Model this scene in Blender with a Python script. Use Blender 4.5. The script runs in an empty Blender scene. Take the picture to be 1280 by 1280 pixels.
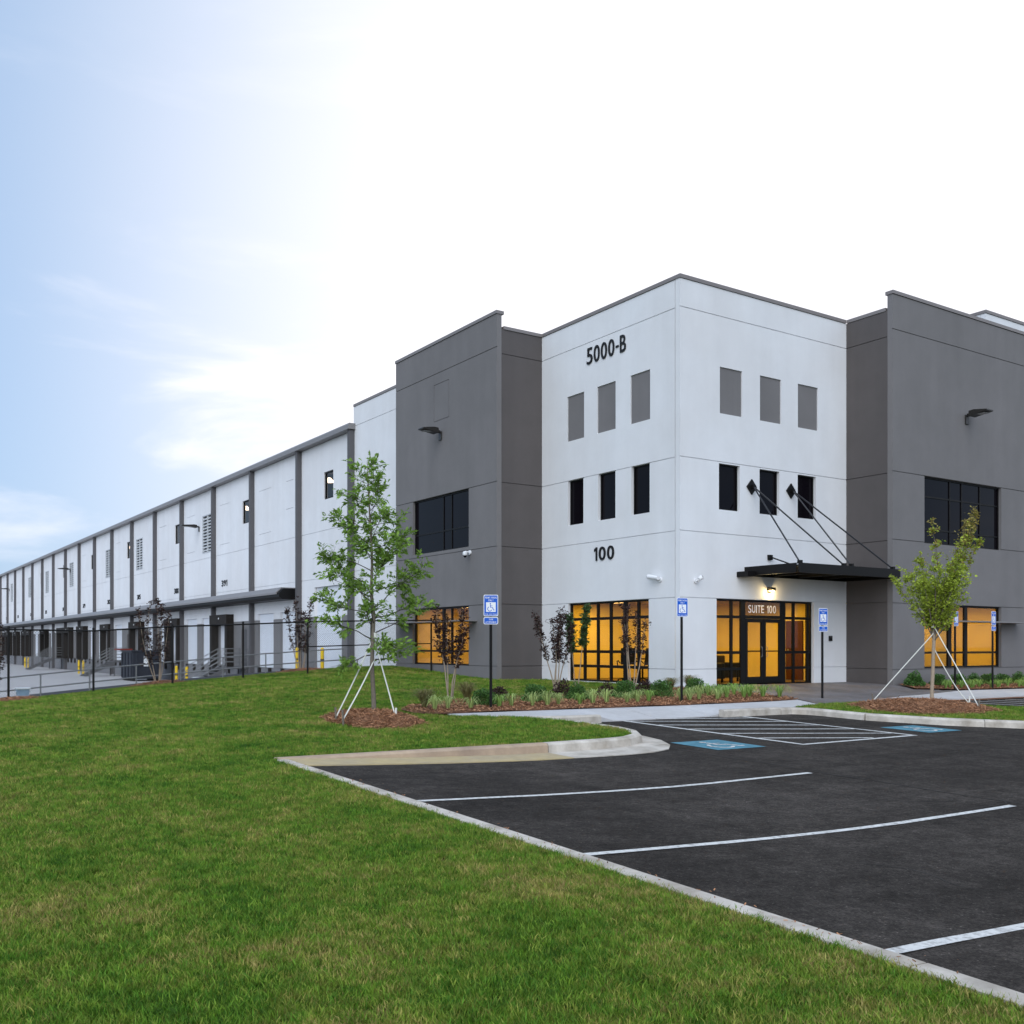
import bpy, bmesh, math, random
import numpy as np
from mathutils import Vector, Matrix
from mathutils.geometry import delaunay_2d_cdt

random.seed(7)
RNG = np.random.default_rng(11)
S = bpy.context.scene
COL = S.collection
PI = math.pi

# ------------------------------------------------------------------ camera
cam_d = bpy.data.cameras.new('camera')
cam = bpy.data.objects.new('camera', cam_d)
COL.objects.link(cam)
cam.location = (0, 0, 1.15)
cam.rotation_euler = (math.radians(90), 0, -math.atan2(0.5593, 0.829))
cam_d.sensor_width = 36
cam_d.lens = 1255 / 1280 * 36
cam_d.shift_y = 168 / 1280
cam_d.clip_start = 0.05
cam_d.clip_end = 5000
S.camera = cam

# ------------------------------------------------------------------ sky, sun, exposure
SUN_AZ = math.radians(222)     # clockwise from +Y: behind the camera, through thin high cloud
SUN_EL = math.radians(36)
GLOW_AZ, GLOW_EL = math.radians(66), math.radians(12)   # bright cloud bank over the building
W = bpy.data.worlds.new('World')
S.world = W
W.use_nodes = True
nt = W.node_tree
nt.nodes.clear()


def wn(t, **k):
    n = nt.nodes.new(t)
    for a, b in k.items():
        setattr(n, a, b)
    return n


def wmath(op, a, b=None, clamp=False):
    n = wn('ShaderNodeMath', operation=op)
    n.use_clamp = clamp
    for i, v in enumerate((a, b)):
        if v is None:
            continue
        if isinstance(v, (int, float)):
            n.inputs[i].default_value = v
        else:
            nt.links.new(v, n.inputs[i])
    return n.outputs[0]


out = wn('ShaderNodeOutputWorld')
bg = wn('ShaderNodeBackground')
bg.inputs['Strength'].default_value = 0.12
sky = wn('ShaderNodeTexSky', sky_type='NISHITA')
sky.sun_disc = False
sky.sun_elevation = SUN_EL
sky.sun_rotation = SUN_AZ
sky.air_density = 1.0
sky.dust_density = 2.0
sky.ozone_density = 1.5
tc = wn('ShaderNodeTexCoord')
sund = (math.sin(SUN_AZ) * math.cos(SUN_EL), math.cos(SUN_AZ) * math.cos(SUN_EL), math.sin(SUN_EL))
dot = wn('ShaderNodeVectorMath', operation='DOT_PRODUCT')
nt.links.new(tc.outputs['Generated'], dot.inputs[0])
dot.inputs[1].default_value = (math.sin(GLOW_AZ) * math.cos(GLOW_EL), math.cos(GLOW_AZ) * math.cos(GLOW_EL), math.sin(GLOW_EL))
# thin veil of cirrus: streaks stretched along the horizon, thicker towards the sun
mp = wn('ShaderNodeMapping')
mp.inputs['Scale'].default_value = (1.2, 1.2, 5.5)
nt.links.new(tc.outputs['Generated'], mp.inputs['Vector'])
nz = wn('ShaderNodeTexNoise')
nz.inputs['Scale'].default_value = 2.3
nz.inputs['Detail'].default_value = 7
nz.inputs['Roughness'].default_value = 0.55
nz.inputs['Distortion'].default_value = 0.4
nt.links.new(mp.outputs[0], nz.inputs['Vector'])
near = wn('ShaderNodeMapRange', interpolation_type='SMOOTHSTEP')
near.inputs['From Min'].default_value = 0.47
near.inputs['From Max'].default_value = 0.87
nt.links.new(dot.outputs['Value'], near.inputs['Value'])
st = wn('ShaderNodeMapRange', interpolation_type='SMOOTHSTEP')
st.inputs['From Min'].default_value = 0.46
st.inputs['From Max'].default_value = 0.78
nt.links.new(nz.outputs['Fac'], st.inputs['Value'])
sepz = wn('ShaderNodeSeparateXYZ')
nt.links.new(tc.outputs['Generated'], sepz.inputs[0])
low = wn('ShaderNodeMapRange', interpolation_type='SMOOTHSTEP')   # the streaks lie in a bank low over the horizon
low.inputs['From Min'].default_value = 0.5
low.inputs['From Max'].default_value = 0.16
low.inputs['To Min'].default_value = 0.12
low.inputs['To Max'].default_value = 0.7
nt.links.new(sepz.outputs['Z'], low.inputs['Value'])
veil = wmath('ADD', wmath('MULTIPLY', st.outputs[0], low.outputs[0]), wmath('MULTIPLY', near.outputs[0], 0.95), True)
base = wn('ShaderNodeMix', data_type='RGBA')          # high haze over the blue of the clear air
base.inputs['Factor'].default_value = 0.8
nt.links.new(sky.outputs[0], base.inputs['A'])
base.inputs['B'].default_value = (2.45, 3.45, 4.95, 1)
mixc = wn('ShaderNodeMix', data_type='RGBA')
nt.links.new(veil, mixc.inputs['Factor'])
nt.links.new(base.outputs['Result'], mixc.inputs['A'])
mixc.inputs['B'].default_value = (6.5, 6.4, 6.75, 1)
nt.links.new(mixc.outputs['Result'], bg.inputs['Color'])
nt.links.new(bg.outputs[0], out.inputs['Surface'])

sun_d = bpy.data.lights.new('sun', 'SUN')
sun_d.energy = 1.5
sun_d.angle = math.radians(75)
sun_d.color = (0.96, 0.98, 1.0)
sun = bpy.data.objects.new('sun', sun_d)
COL.objects.link(sun)
sun.rotation_euler = Vector(sund).to_track_quat('Z', 'Y').to_euler()

vs = S.view_settings
vs.view_transform = 'Standard'
vs.look = 'None'
vs.exposure = 0.6
vs.gamma = 1.0
vs.use_curve_mapping = False
S.render.engine = 'CYCLES'
S.cycles.max_bounces = 8
S.cycles.transparent_max_bounces = 16


# ------------------------------------------------------------------ materials
def mat(name, col, rough=0.7, var=0.0, scale=6.0, bump=0.0, bscale=None, spec=0.3, metal=0.0, col2=None, fac2=0.5,
        scale2=0.6, emit=None, estr=0.0, island=0.0, transl=0.0, detail=5.0, streak=0.0):
    m = bpy.data.materials.new(name)
    m.use_nodes = True
    t = m.node_tree
    N, L = t.nodes, t.links
    b = N['Principled BSDF']
    b.inputs['Roughness'].default_value = rough
    b.inputs['Metallic'].default_value = metal
    b.inputs['Specular IOR Level'].default_value = spec
    c = (col[0], col[1], col[2], 1)
    b.inputs['Base Color'].default_value = c
    geo = N.new('ShaderNodeNewGeometry')
    src = None
    if col2 is not None:
        n2 = N.new('ShaderNodeTexNoise')
        n2.inputs['Scale'].default_value = scale2
        n2.inputs['Detail'].default_value = 6
        n2.inputs['Roughness'].default_value = 0.6
        L.new(geo.outputs['Position'], n2.inputs['Vector'])
        r = N.new('ShaderNodeMapRange')
        r.inputs['From Min'].default_value = 0.35 + 0.3 * (0.5 - fac2)
        r.inputs['From Max'].default_value = 0.65 + 0.3 * (0.5 - fac2)
        L.new(n2.outputs['Fac'], r.inputs['Value'])
        mx = N.new('ShaderNodeMix')
        mx.data_type = 'RGBA'
        L.new(r.outputs[0], mx.inputs['Factor'])
        mx.inputs['A'].default_value = c
        mx.inputs['B'].default_value = (col2[0], col2[1], col2[2], 1)
        src = mx.outputs['Result']
    if var or island:
        hs = N.new('ShaderNodeHueSaturation')
        if src is not None:
            L.new(src, hs.inputs['Color'])
        else:
            hs.inputs['Color'].default_value = c
        if island:
            mr = N.new('ShaderNodeMapRange')
            mr.inputs['To Min'].default_value = 1 - island
            mr.inputs['To Max'].default_value = 1 + island
            L.new(geo.outputs['Random Per Island'], mr.inputs['Value'])
            L.new(mr.outputs[0], hs.inputs['Value'])
        else:
            n1 = N.new('ShaderNodeTexNoise')
            n1.inputs['Scale'].default_value = scale
            n1.inputs['Detail'].default_value = detail
            n1.inputs['Roughness'].default_value = 0.65
            L.new(geo.outputs['Position'], n1.inputs['Vector'])
            mr = N.new('ShaderNodeMapRange')
            mr.inputs['From Min'].default_value = 0.25
            mr.inputs['From Max'].default_value = 0.75
            mr.inputs['To Min'].default_value = 1 - var
            mr.inputs['To Max'].default_value = 1 + var
            L.new(n1.outputs['Fac'], mr.inputs['Value'])
            L.new(mr.outputs[0], hs.inputs['Value'])
        src = hs.outputs['Color']
    if streak:
        mpp = N.new('ShaderNodeMapping')
        mpp.inputs['Scale'].default_value = (1.3, 1.3, 0.13)
        L.new(geo.outputs['Position'], mpp.inputs['Vector'])
        n5 = N.new('ShaderNodeTexNoise')
        n5.inputs['Scale'].default_value = 1.0
        n5.inputs['Detail'].default_value = 3
        n5.inputs['Roughness'].default_value = 0.55
        L.new(mpp.outputs[0], n5.inputs['Vector'])
        m5 = N.new('ShaderNodeMapRange')
        m5.inputs['From Min'].default_value = 0.3
        m5.inputs['From Max'].default_value = 0.7
        m5.inputs['To Min'].default_value = 1 - streak
        m5.inputs['To Max'].default_value = 1 + streak * .6
        L.new(n5.outputs['Fac'], m5.inputs['Value'])
        h5 = N.new('ShaderNodeHueSaturation')
        L.new(src, h5.inputs['Color'])
        L.new(m5.outputs[0], h5.inputs['Value'])
        src = h5.outputs['Color']
    if src is not None:
        L.new(src, b.inputs['Base Color'])
    if bump:
        n3 = N.new('ShaderNodeTexNoise')
        n3.inputs['Scale'].default_value = bscale or scale * 8
        n3.inputs['Detail'].default_value = 4
        L.new(geo.outputs['Position'], n3.inputs['Vector'])
        bp = N.new('ShaderNodeBump')
        bp.inputs['Strength'].default_value = bump
        bp.inputs['Distance'].default_value = 0.01
        L.new(n3.outputs['Fac'], bp.inputs['Height'])
        L.new(bp.outputs[0], b.inputs['Normal'])
    if emit is not None:
        b.inputs['Emission Color'].default_value = (emit[0], emit[1], emit[2], 1)
        b.inputs['Emission Strength'].default_value = estr
    if transl:
        tr = N.new('ShaderNodeBsdfTranslucent')
        if src is not None:
            L.new(src, tr.inputs['Color'])
        else:
            tr.inputs['Color'].default_value = c
        ms = N.new('ShaderNodeMixShader')
        ms.inputs[0].default_value = transl
        o = N['Material Output']
        L.new(b.outputs[0], ms.inputs[1])
        L.new(tr.outputs[0], ms.inputs[2])
        L.new(ms.outputs[0], o.inputs['Surface'])
    return m


def glass(name, tint, alpha_like, rough=0.0):
    m = bpy.data.materials.new(name)
    m.use_nodes = True
    t = m.node_tree
    N, L = t.nodes, t.links
    N.remove(N['Principled BSDF'])
    o = N['Material Output']
    tr = N.new('ShaderNodeBsdfTransparent')
    tr.inputs[0].default_value = (tint[0], tint[1], tint[2], 1)
    gl = N.new('ShaderNodeBsdfGlossy')
    gl.inputs['Roughness'].default_value = rough
    gl.inputs['Color'].default_value = (0.9, 0.9, 0.9, 1)
    fr = N.new('ShaderNodeFresnel')
    fr.inputs['IOR'].default_value = alpha_like
    ms = N.new('ShaderNodeMixShader')
    gg = N.new('ShaderNodeNewGeometry')
    fm = N.new('ShaderNodeMath')
    fm.operation = 'MULTIPLY_ADD'                 # the back face of a pane only transmits
    L.new(fr.outputs[0], fm.inputs[0])
    fi = N.new('ShaderNodeMath')
    fi.operation = 'SUBTRACT'
    fi.inputs[0].default_value = 1
    L.new(gg.outputs['Backfacing'], fi.inputs[1])
    L.new(fi.outputs[0], fm.inputs[1])
    fm.inputs[2].default_value = 0
    L.new(fm.outputs[0], ms.inputs[0])
    L.new(tr.outputs[0], ms.inputs[1])
    L.new(gl.outputs[0], ms.inputs[2])
    L.new(ms.outputs[0], o.inputs['Surface'])
    return m


M = {}
M['white'] = mat('white_wall_paint', (0.74, 0.75, 0.77), 0.85, 0.03, 1.3, 0.12, 60, 0.2, col2=(0.7, 0.7, 0.71), scale2=0.35, streak=0.04)
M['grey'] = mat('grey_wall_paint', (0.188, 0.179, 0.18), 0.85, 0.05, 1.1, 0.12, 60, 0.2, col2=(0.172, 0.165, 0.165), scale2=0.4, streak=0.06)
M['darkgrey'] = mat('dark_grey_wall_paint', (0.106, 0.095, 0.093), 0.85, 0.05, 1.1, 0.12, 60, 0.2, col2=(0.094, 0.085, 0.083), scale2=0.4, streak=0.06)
M['dado'] = mat('grey_dock_paint', (0.2, 0.195, 0.195), 0.85, 0.06, 1.1, 0.1, 60, 0.2)
M['pilaster'] = mat('pilaster_paint', (0.1, 0.097, 0.102), 0.7, 0.06, 2.0, spec=0.3)
M['coping'] = mat('coping_metal', (0.2, 0.18, 0.175), 0.5, 0.05, 3.0, spec=0.5)
M['gutter_metal'] = mat('gutter_metal', (0.2, 0.19, 0.19), 0.45, 0.06, 3.0, spec=0.5)
M['black'] = mat('black_aluminium', (0.006, 0.0055, 0.0055), 0.5, spec=0.2)
M['blacksteel'] = mat('black_painted_steel', (0.006, 0.0055, 0.0055), 0.5, 0.1, 5, spec=0.2)
M['rodsteel'] = mat('dark_steel_rod', (0.02, 0.021, 0.025), 0.4, spec=0.4)
M['darkglass'] = mat('opaque_dark_glass', (0.004, 0.003, 0.005), 0.05, spec=0.1)  # opaque; the dark of unlit rooms behind upper windows is put into this colour
M['glass'] = glass('clear_glass', (0.8, 0.77, 0.72), 1.35)
M['inwall'] = mat('interior_plaster', (0.74, 0.6, 0.27), 0.9, 0.04, 2.0)
M['infloor'] = mat('interior_floor', (0.16, 0.1, 0.06), 0.5, 0.1, 3)
M['ceil'] = mat('interior_ceiling', (0.42, 0.34, 0.24), 0.9)
M['lampon'] = mat('lit_lamp', (1, 0.8, 0.5), 0.5, emit=(1, 0.62, 0.22), estr=14)
M['hibay'] = mat('lit_high_bay', (1, .9, .8), 0.5, emit=(1, 0.82, 0.7), estr=5)
M['wood'] = mat('red_brown_wood', (0.075, 0.02, 0.01), 0.4, 0.3, 9)
M['leather'] = mat('dark_leather', (0.02, 0.013, 0.01), 0.4)
M['dock'] = mat('white_dock_door', (0.72, 0.75, 0.8), 0.5, 0.03, 2.0)
M['louver'] = mat('louver_metal', (0.52, 0.54, 0.56), 0.5, 0.03, 2)
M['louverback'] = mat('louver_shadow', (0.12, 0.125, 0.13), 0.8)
M['rubber'] = mat('black_rubber', (0.02, 0.016, 0.013), 0.8, 0.3, 4)
M['text'] = mat('black_letter', (0.008, 0.008, 0.009), 0.5)
M['textw'] = mat('white_letter', (0.8, 0.8, 0.8), 0.6)
M['signblue'] = mat('sign_blue', (0.006, 0.105, 0.55), 0.4)
M['signwhite'] = mat('sign_white', (0.8, 0.82, 0.85), 0.4)
M['yellow'] = mat('bollard_yellow', (0.75, 0.5, 0.02), 0.5, 0.08, 4)
M['galv'] = mat('galvanised_pipe', (0.16, 0.165, 0.17), 0.45, 0.1, 4, spec=0.5)
M['stairsteel'] = mat('grey_stair_steel', (0.11, 0.11, 0.115), 0.5, 0.1, 4)
M['camwhite'] = mat('camera_housing', (0.75, 0.76, 0.78), 0.4)
M['lampbody'] = mat('dark_bronze_lamp', (0.02, 0.018, 0.016), 0.4, spec=0.5)
M['lens'] = mat('lamp_lens', (0.3, 0.3, 0.3), 0.2)
def asphalt_mat():
    m = bpy.data.materials.new('asphalt')
    m.use_nodes = True
    t = m.node_tree
    N, L = t.nodes, t.links
    b = N['Principled BSDF']
    b.inputs['Roughness'].default_value = 0.9
    b.inputs['Specular IOR Level'].default_value = 0.1
    geo = N.new('ShaderNodeNewGeometry')

    def noise(sc, det, ro, stretch=None):
        n = N.new('ShaderNodeTexNoise')
        n.inputs['Scale'].default_value = sc
        n.inputs['Detail'].default_value = det
        n.inputs['Roughness'].default_value = ro
        if stretch:
            mp_ = N.new('ShaderNodeMapping')
            mp_.inputs['Scale'].default_value = stretch
            L.new(geo.outputs['Position'], mp_.inputs['Vector'])
            L.new(mp_.outputs[0], n.inputs['Vector'])
        else:
            L.new(geo.outputs['Position'], n.inputs['Vector'])
        return n.outputs['Fac']

    def rng(v, a0, a1, b0, b1):
        r = N.new('ShaderNodeMapRange')
        for k_, q in zip(('From Min', 'From Max', 'To Min', 'To Max'), (a0, a1, b0, b1)):
            r.inputs[k_].default_value = q
        L.new(v, r.inputs['Value'])
        return r.outputs[0]

    def mul(a0, b0):
        r = N.new('ShaderNodeMath')
        r.operation = 'MULTIPLY'
        L.new(a0, r.inputs[0])
        L.new(b0, r.inputs[1])
        return r.outputs[0]
    v = mul(rng(noise(.4, 7, .7), .36, .64, .7, 1.35), rng(noise(2.6, 8, .8), .38, .62, .72, 1.32))
    v = mul(v, rng(noise(.9, 6, .7, (.3, 3.2, 1)), .36, .64, .84, 1.18))
    v = mul(v, rng(noise(13, 6, .85), .36, .64, .62, 1.42))
    v = mul(v, rng(noise(48, 3, .8), .34, .66, .5, 1.6))
    spk = N.new('ShaderNodeTexVoronoi')
    spk.inputs['Scale'].default_value = 17
    L.new(geo.outputs['Position'], spk.inputs['Vector'])
    v = mul(v, rng(spk.outputs['Distance'], .05, .14, 3.4, 1.0))
    hs = N.new('ShaderNodeHueSaturation')
    hs.inputs['Color'].default_value = (0.036, 0.0315, 0.028, 1)
    L.new(v, hs.inputs['Value'])
    L.new(hs.outputs[0], b.inputs['Base Color'])
    bp = N.new('ShaderNodeBump')
    bp.inputs['Strength'].default_value = 1.0
    bp.inputs['Distance'].default_value = 0.012
    L.new(noise(70, 4, .75), bp.inputs['Height'])
    L.new(bp.outputs[0], b.inputs['Normal'])
    return m


M['asphalt'] = asphalt_mat()
M['seam'] = mat('tar_seam', (0.014, 0.013, 0.012), 0.7, 0.2, 10)
M['rampasph'] = mat('ramp_asphalt', (0.05, 0.05, 0.055), 0.9, 0.2, 20, 0.5, 100, 0.2)
M['conc'] = mat('pale_concrete', (0.57, 0.525, 0.465), 0.9, 0.16, 5, 0.5, 90, 0.15, col2=(0.34, 0.3, 0.25), scale2=2.4, fac2=0.36)
M['conctan'] = mat('clay_stained_concrete', (0.44, 0.335, 0.24), 0.9, 0.14, 6, 0.4, 90, 0.15, col2=(0.33, 0.25, 0.19), scale2=1.4, fac2=0.45)
M['gutpan'] = mat('tan_stained_gutter', (0.47, 0.375, 0.2), 0.9, 0.12, 7, 0.4, 90, 0.15, col2=(0.4, 0.33, 0.22), scale2=1.6)
M['walk'] = mat('sidewalk_concrete', (0.52, 0.515, 0.52), 0.9, 0.07, 6, 0.3, 90, 0.15, col2=(0.46, 0.45, 0.445), scale2=0.8)
M['yard'] = mat('yard_concrete', (0.46, 0.44, 0.43), 0.9, 0.08, 2, 0.2, 60, 0.15, col2=(0.4, 0.385, 0.38), scale2=0.25)
M['plaza'] = mat('stamped_concrete', (0.125, 0.108, 0.098), 0.6, 0.28, 7, 0.6, 25, 0.45, col2=(0.17, 0.16, 0.165), scale2=0.8)
M['paint'] = mat('road_paint_white', (0.66, 0.66, 0.64), 0.85, 0.15, 30, 0.6, 150, 0.15, col2=(0.2, 0.19, 0.18), scale2=17, fac2=0.12)
M['bluepaint'] = mat('road_paint_blue', (0.085, 0.225, 0.29), 0.85, 0.3, 7, 0.5, 150, 0.2)
M['mulch'] = mat('bark_mulch', (0.2, 0.1, 0.058), 0.95, 0.35, 30, 1.0, 70, 0.1, col2=(0.14, 0.068, 0.04), scale2=3)
M['straw'] = mat('pine_straw', (0.34, 0.175, 0.095), 0.9, island=0.55, spec=0.15)
M['soil'] = mat('lawn_base', (0.022, 0.04, 0.009), 0.95, 0.35, 25, 0.6, 60, 0.1, col2=(0.05, 0.045, 0.018), scale2=0.8, fac2=0.35)
M['far'] = mat('outlying_ground', (0.07, 0.1, 0.04), 0.95, 0.2, 0.2)
M['bark'] = mat('young_bark', (0.17, 0.145, 0.115), 0.9, 0.25, 18, 0.6, 60)
M['twig'] = mat('dark_twig', (0.065, 0.055, 0.045), 0.9, 0.2, 18)
M['tanbark'] = mat('tan_smooth_bark', (0.34, 0.27, 0.2), 0.8, 0.2, 14)
M['strap'] = mat('white_strap', (0.72, 0.72, 0.66), 0.7)
M['oakleaf'] = mat('oak_leaf', (0.2, 0.33, 0.055), 0.6, island=0.45, transl=0.42, spec=0.3)
M['mapleleaf'] = mat('maple_leaf', (0.38, 0.47, 0.06), 0.6, island=0.4, transl=0.42, spec=0.3)
M['mapletip'] = mat('maple_new_leaf', (0.36, 0.3, 0.085), 0.6, island=0.4, transl=0.42, spec=0.3)
M['redleaf'] = mat('dark_red_leaf', (0.05, 0.026, 0.022), 0.6, island=0.5, transl=0.2, spec=0.3)
M['greenleaf'] = mat('dark_green_leaf', (0.06, 0.11, 0.035), 0.6, island=0.45, transl=0.2, spec=0.3)
M['boxleaf'] = mat('boxwood_leaf', (0.068, 0.155, 0.032), 0.6, island=0.5, transl=0.2, spec=0.3)
M['lirleaf'] = mat('striped_grass_leaf', (0.4, 0.5, 0.17), 0.6, island=0.4, transl=0.25, spec=0.3)
M['lirgreen'] = mat('green_strap_leaf', (0.27, 0.43, 0.1), 0.6, island=0.4, transl=0.25, spec=0.3)
M['tanblade'] = mat('tan_grass_blade', (0.21, 0.19, 0.075), 0.7, island=0.4, transl=0.2, spec=0.2)
M['dumpster'] = mat('navy_painted_steel', (0.022, 0.025, 0.035), 0.5, 0.2, 3)
M['redlid'] = mat('red_frame_paint', (0.2, 0.03, 0.02), 0.6)
M['tub'] = mat('pale_blue_plastic', (0.3, 0.42, 0.55), 0.5, 0.25, 14)
M['whiteplast'] = mat('white_plastic', (0.7, 0.72, 0.74), 0.5)
M['slabdark'] = mat('dock_concrete', (0.2, 0.2, 0.21), 0.9, 0.12, 3)


def grass_mat():
    m = bpy.data.materials.new('grass_blade')
    m.use_nodes = True
    t = m.node_tree
    N, L = t.nodes, t.links
    b = N['Principled BSDF']
    b.inputs['Roughness'].default_value = 0.6
    b.inputs['Specular IOR Level'].default_value = 0.2
    geo = N.new('ShaderNodeNewGeometry')
    info = N.new('ShaderNodeObjectInfo')
    n1 = N.new('ShaderNodeTexNoise')
    n1.inputs['Scale'].default_value = 0.8
    n1.inputs['Detail'].default_value = 7
    n1.inputs['Roughness'].default_value = 0.75
    L.new(geo.outputs['Position'], n1.inputs['Vector'])
    ad = N.new('ShaderNodeMath')
    ad.operation = 'MULTIPLY_ADD'
    L.new(info.outputs['Random'], ad.inputs[0])
    ad.inputs[1].default_value = 0.34
    L.new(n1.outputs['Fac'], ad.inputs[2])
    r = N.new('ShaderNodeValToRGB')
    L.new(ad.outputs[0], r.inputs[0])
    e = r.color_ramp.elements
    e[0].position = 0.4
    e[0].color = (0.04, 0.115, 0.01, 1)
    e[1].position = 0.9
    e[1].color = (0.36, 0.29, 0.1, 1)
    for p, c in ((0.56, (0.085, 0.2, 0.016, 1)), (0.7, (0.17, 0.27, 0.03, 1)), (0.8, (0.26, 0.27, 0.055, 1))):
        x = e.new(p)
        x.color = c
    wn_ = N.new('ShaderNodeTexWhiteNoise')
    wn_.noise_dimensions = '1D'
    L.new(info.outputs['Random'], wn_.inputs['W'])
    vr = N.new('ShaderNodeMapRange')
    vr.inputs['To Min'].default_value = 0.55
    vr.inputs['To Max'].default_value = 1.5
    L.new(wn_.outputs['Value'], vr.inputs['Value'])
    hv = N.new('ShaderNodeHueSaturation')
    L.new(r.outputs[0], hv.inputs['Color'])
    L.new(vr.outputs[0], hv.inputs['Value'])
    L.new(hv.outputs[0], b.inputs['Base Color'])
    tr = N.new('ShaderNodeBsdfTranslucent')
    L.new(hv.outputs[0], tr.inputs['Color'])
    ms = N.new('ShaderNodeMixShader')
    ms.inputs[0].default_value = 0.22
    L.new(b.outputs[0], ms.inputs[1])
    L.new(tr.outputs[0], ms.inputs[2])
    L.new(ms.outputs[0], N['Material Output'].inputs['Surface'])
    return m


M['grass'] = grass_mat()


# ------------------------------------------------------------------ helpers
def wloc(o):
    v = Vector((0, 0, 0))
    while o is not None:
        v += o.location
        o = o.parent
    return v


class MB:
    def __init__(self):
        self.v, self.f = [], []

    def quad(self, *p):
        n = len(self.v)
        self.v += [tuple(q) for q in p]
        self.f.append(tuple(range(n, n + len(p))))
        return self

    def box(self, x0, x1, y0, y1, z0, z1):
        n = len(self.v)
        self.v += [(x0, y0, z0), (x1, y0, z0), (x1, y1, z0), (x0, y1, z0), (x0, y0, z1), (x1, y0, z1), (x1, y1, z1), (x0, y1, z1)]
        self.f += [tuple(n + i for i in q) for q in ((0, 3, 2, 1), (4, 5, 6, 7), (0, 1, 5, 4), (1, 2, 6, 5), (2, 3, 7, 6), (3, 0, 4, 7))]
        return self

    def bar(self, p0, p1, w, h=None):
        """square bar between two points"""
        h = h or w
        p0, p1 = Vector(p0), Vector(p1)
        d = (p1 - p0).normalized()
        up = Vector((0, 0, 1)) if abs(d.z) < 0.95 else Vector((1, 0, 0))
        a = d.cross(up).normalized() * w / 2
        b = a.cross(d).normalized() * h / 2
        n = len(self.v)
        for p in (p0, p1):
            self.v += [tuple(p + a + b), tuple(p - a + b), tuple(p - a - b), tuple(p + a - b)]
        self.f += [tuple(n + i for i in q) for q in ((0, 1, 2, 3), (7, 6, 5, 4), (0, 4, 5, 1), (1, 5, 6, 2), (2, 6, 7, 3), (3, 7, 4, 0))]
        return self

    def tube(self, pts, r, n=8, caps=True):
        pts = [Vector(p) for p in pts]
        rs = r if isinstance(r, (list, tuple)) else [r] * len(pts)
        s = len(self.v)
        ref = None
        for i, p in enumerate(pts):
            d = (pts[min(i + 1, len(pts) - 1)] - pts[max(i - 1, 0)])
            if d.length < 1e-9:
                d = Vector((0, 0, 1))
            d.normalize()
            if ref is None:
                ref = Vector((0, 0, 1)) if abs(d.z) < 0.9 else Vector((1, 0, 0))
            a = d.cross(ref).normalized()
            b = d.cross(a).normalized()
            for k in range(n):
                t = 2 * PI * k / n
                self.v.append(tuple(p + (a * math.cos(t) + b * math.sin(t)) * rs[i]))
        for i in range(len(pts) - 1):
            for k in range(n):
                k2 = (k + 1) % n
                self.f.append((s + i * n + k, s + i * n + k2, s + (i + 1) * n + k2, s + (i + 1) * n + k))
        if caps:
            self.f.append(tuple(s + k for k in range(n))[::-1])
            self.f.append(tuple(s + (len(pts) - 1) * n + k for k in range(n)))
        return self

    def prism(self, poly, axis, a, b):
        """extrude a 2-D polygon along axis 'x','y' or 'z' from a to b"""
        n = len(poly)
        s = len(self.v)

        def P(q, t):
            return {'x': (t, q[0], q[1]), 'y': (q[0], t, q[1]), 'z': (q[0], q[1], t)}[axis]
        self.v += [P(q, a) for q in poly] + [P(q, b) for q in poly]
        self.f.append(tuple(range(s, s + n)))
        self.f.append(tuple(range(s + 2 * n - 1, s + n - 1, -1)))
        for i in range(n):
            j = (i + 1) % n
            self.f.append((s + i, s + n + i, s + n + j, s + j))
        return self

    def build(self, name, m, parent=None, smooth=False, fix=True, bevel=0.0):
        me = bpy.data.meshes.new(name)
        off = wloc(parent) if parent is not None else Vector((0, 0, 0))
        me.from_pydata([(x - off.x, y - off.y, z - off.z) for x, y, z in self.v], [], self.f)
        if fix:
            bm = bmesh.new()
            bm.from_mesh(me)
            bmesh.ops.recalc_face_normals(bm, faces=bm.faces)
            bm.to_mesh(me)
            bm.free()
        me.materials.append(M[m])
        if smooth:
            me.polygons.foreach_set('use_smooth', [True] * len(me.polygons))
        o = bpy.data.objects.new(name, me)
        COL.objects.link(o)
        if parent is not None:
            o.parent = parent
        if bevel:
            md = o.modifiers.new('bevel', 'BEVEL')
            md.width = bevel
            md.segments = 2
            md.limit_method = 'ANGLE'
        return o


def tag(o, label=None, cat=None, group=None, kind=None):
    for k, v in (('label', label), ('category', cat), ('group', group), ('kind', kind)):
        if v:
            o[k] = v
    return o


def empty(name, loc=(0, 0, 0)):
    o = bpy.data.objects.new(name, None)
    o.empty_display_size = 0.2
    COL.objects.link(o)
    o.location = loc
    return o


def thing(name, label, cat, loc=(0, 0, 0), group=None):
    return tag(empty(name, loc), label, cat, group)


def struct(name, loc=(0, 0, 0)):
    return tag(empty(name, loc), kind='structure')


def copy_tree(o, parent=None):
    c = o.copy()
    COL.objects.link(c)
    if parent is not None:
        c.parent = parent
    for ch in o.children:
        copy_tree(ch, c)
    return c


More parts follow.
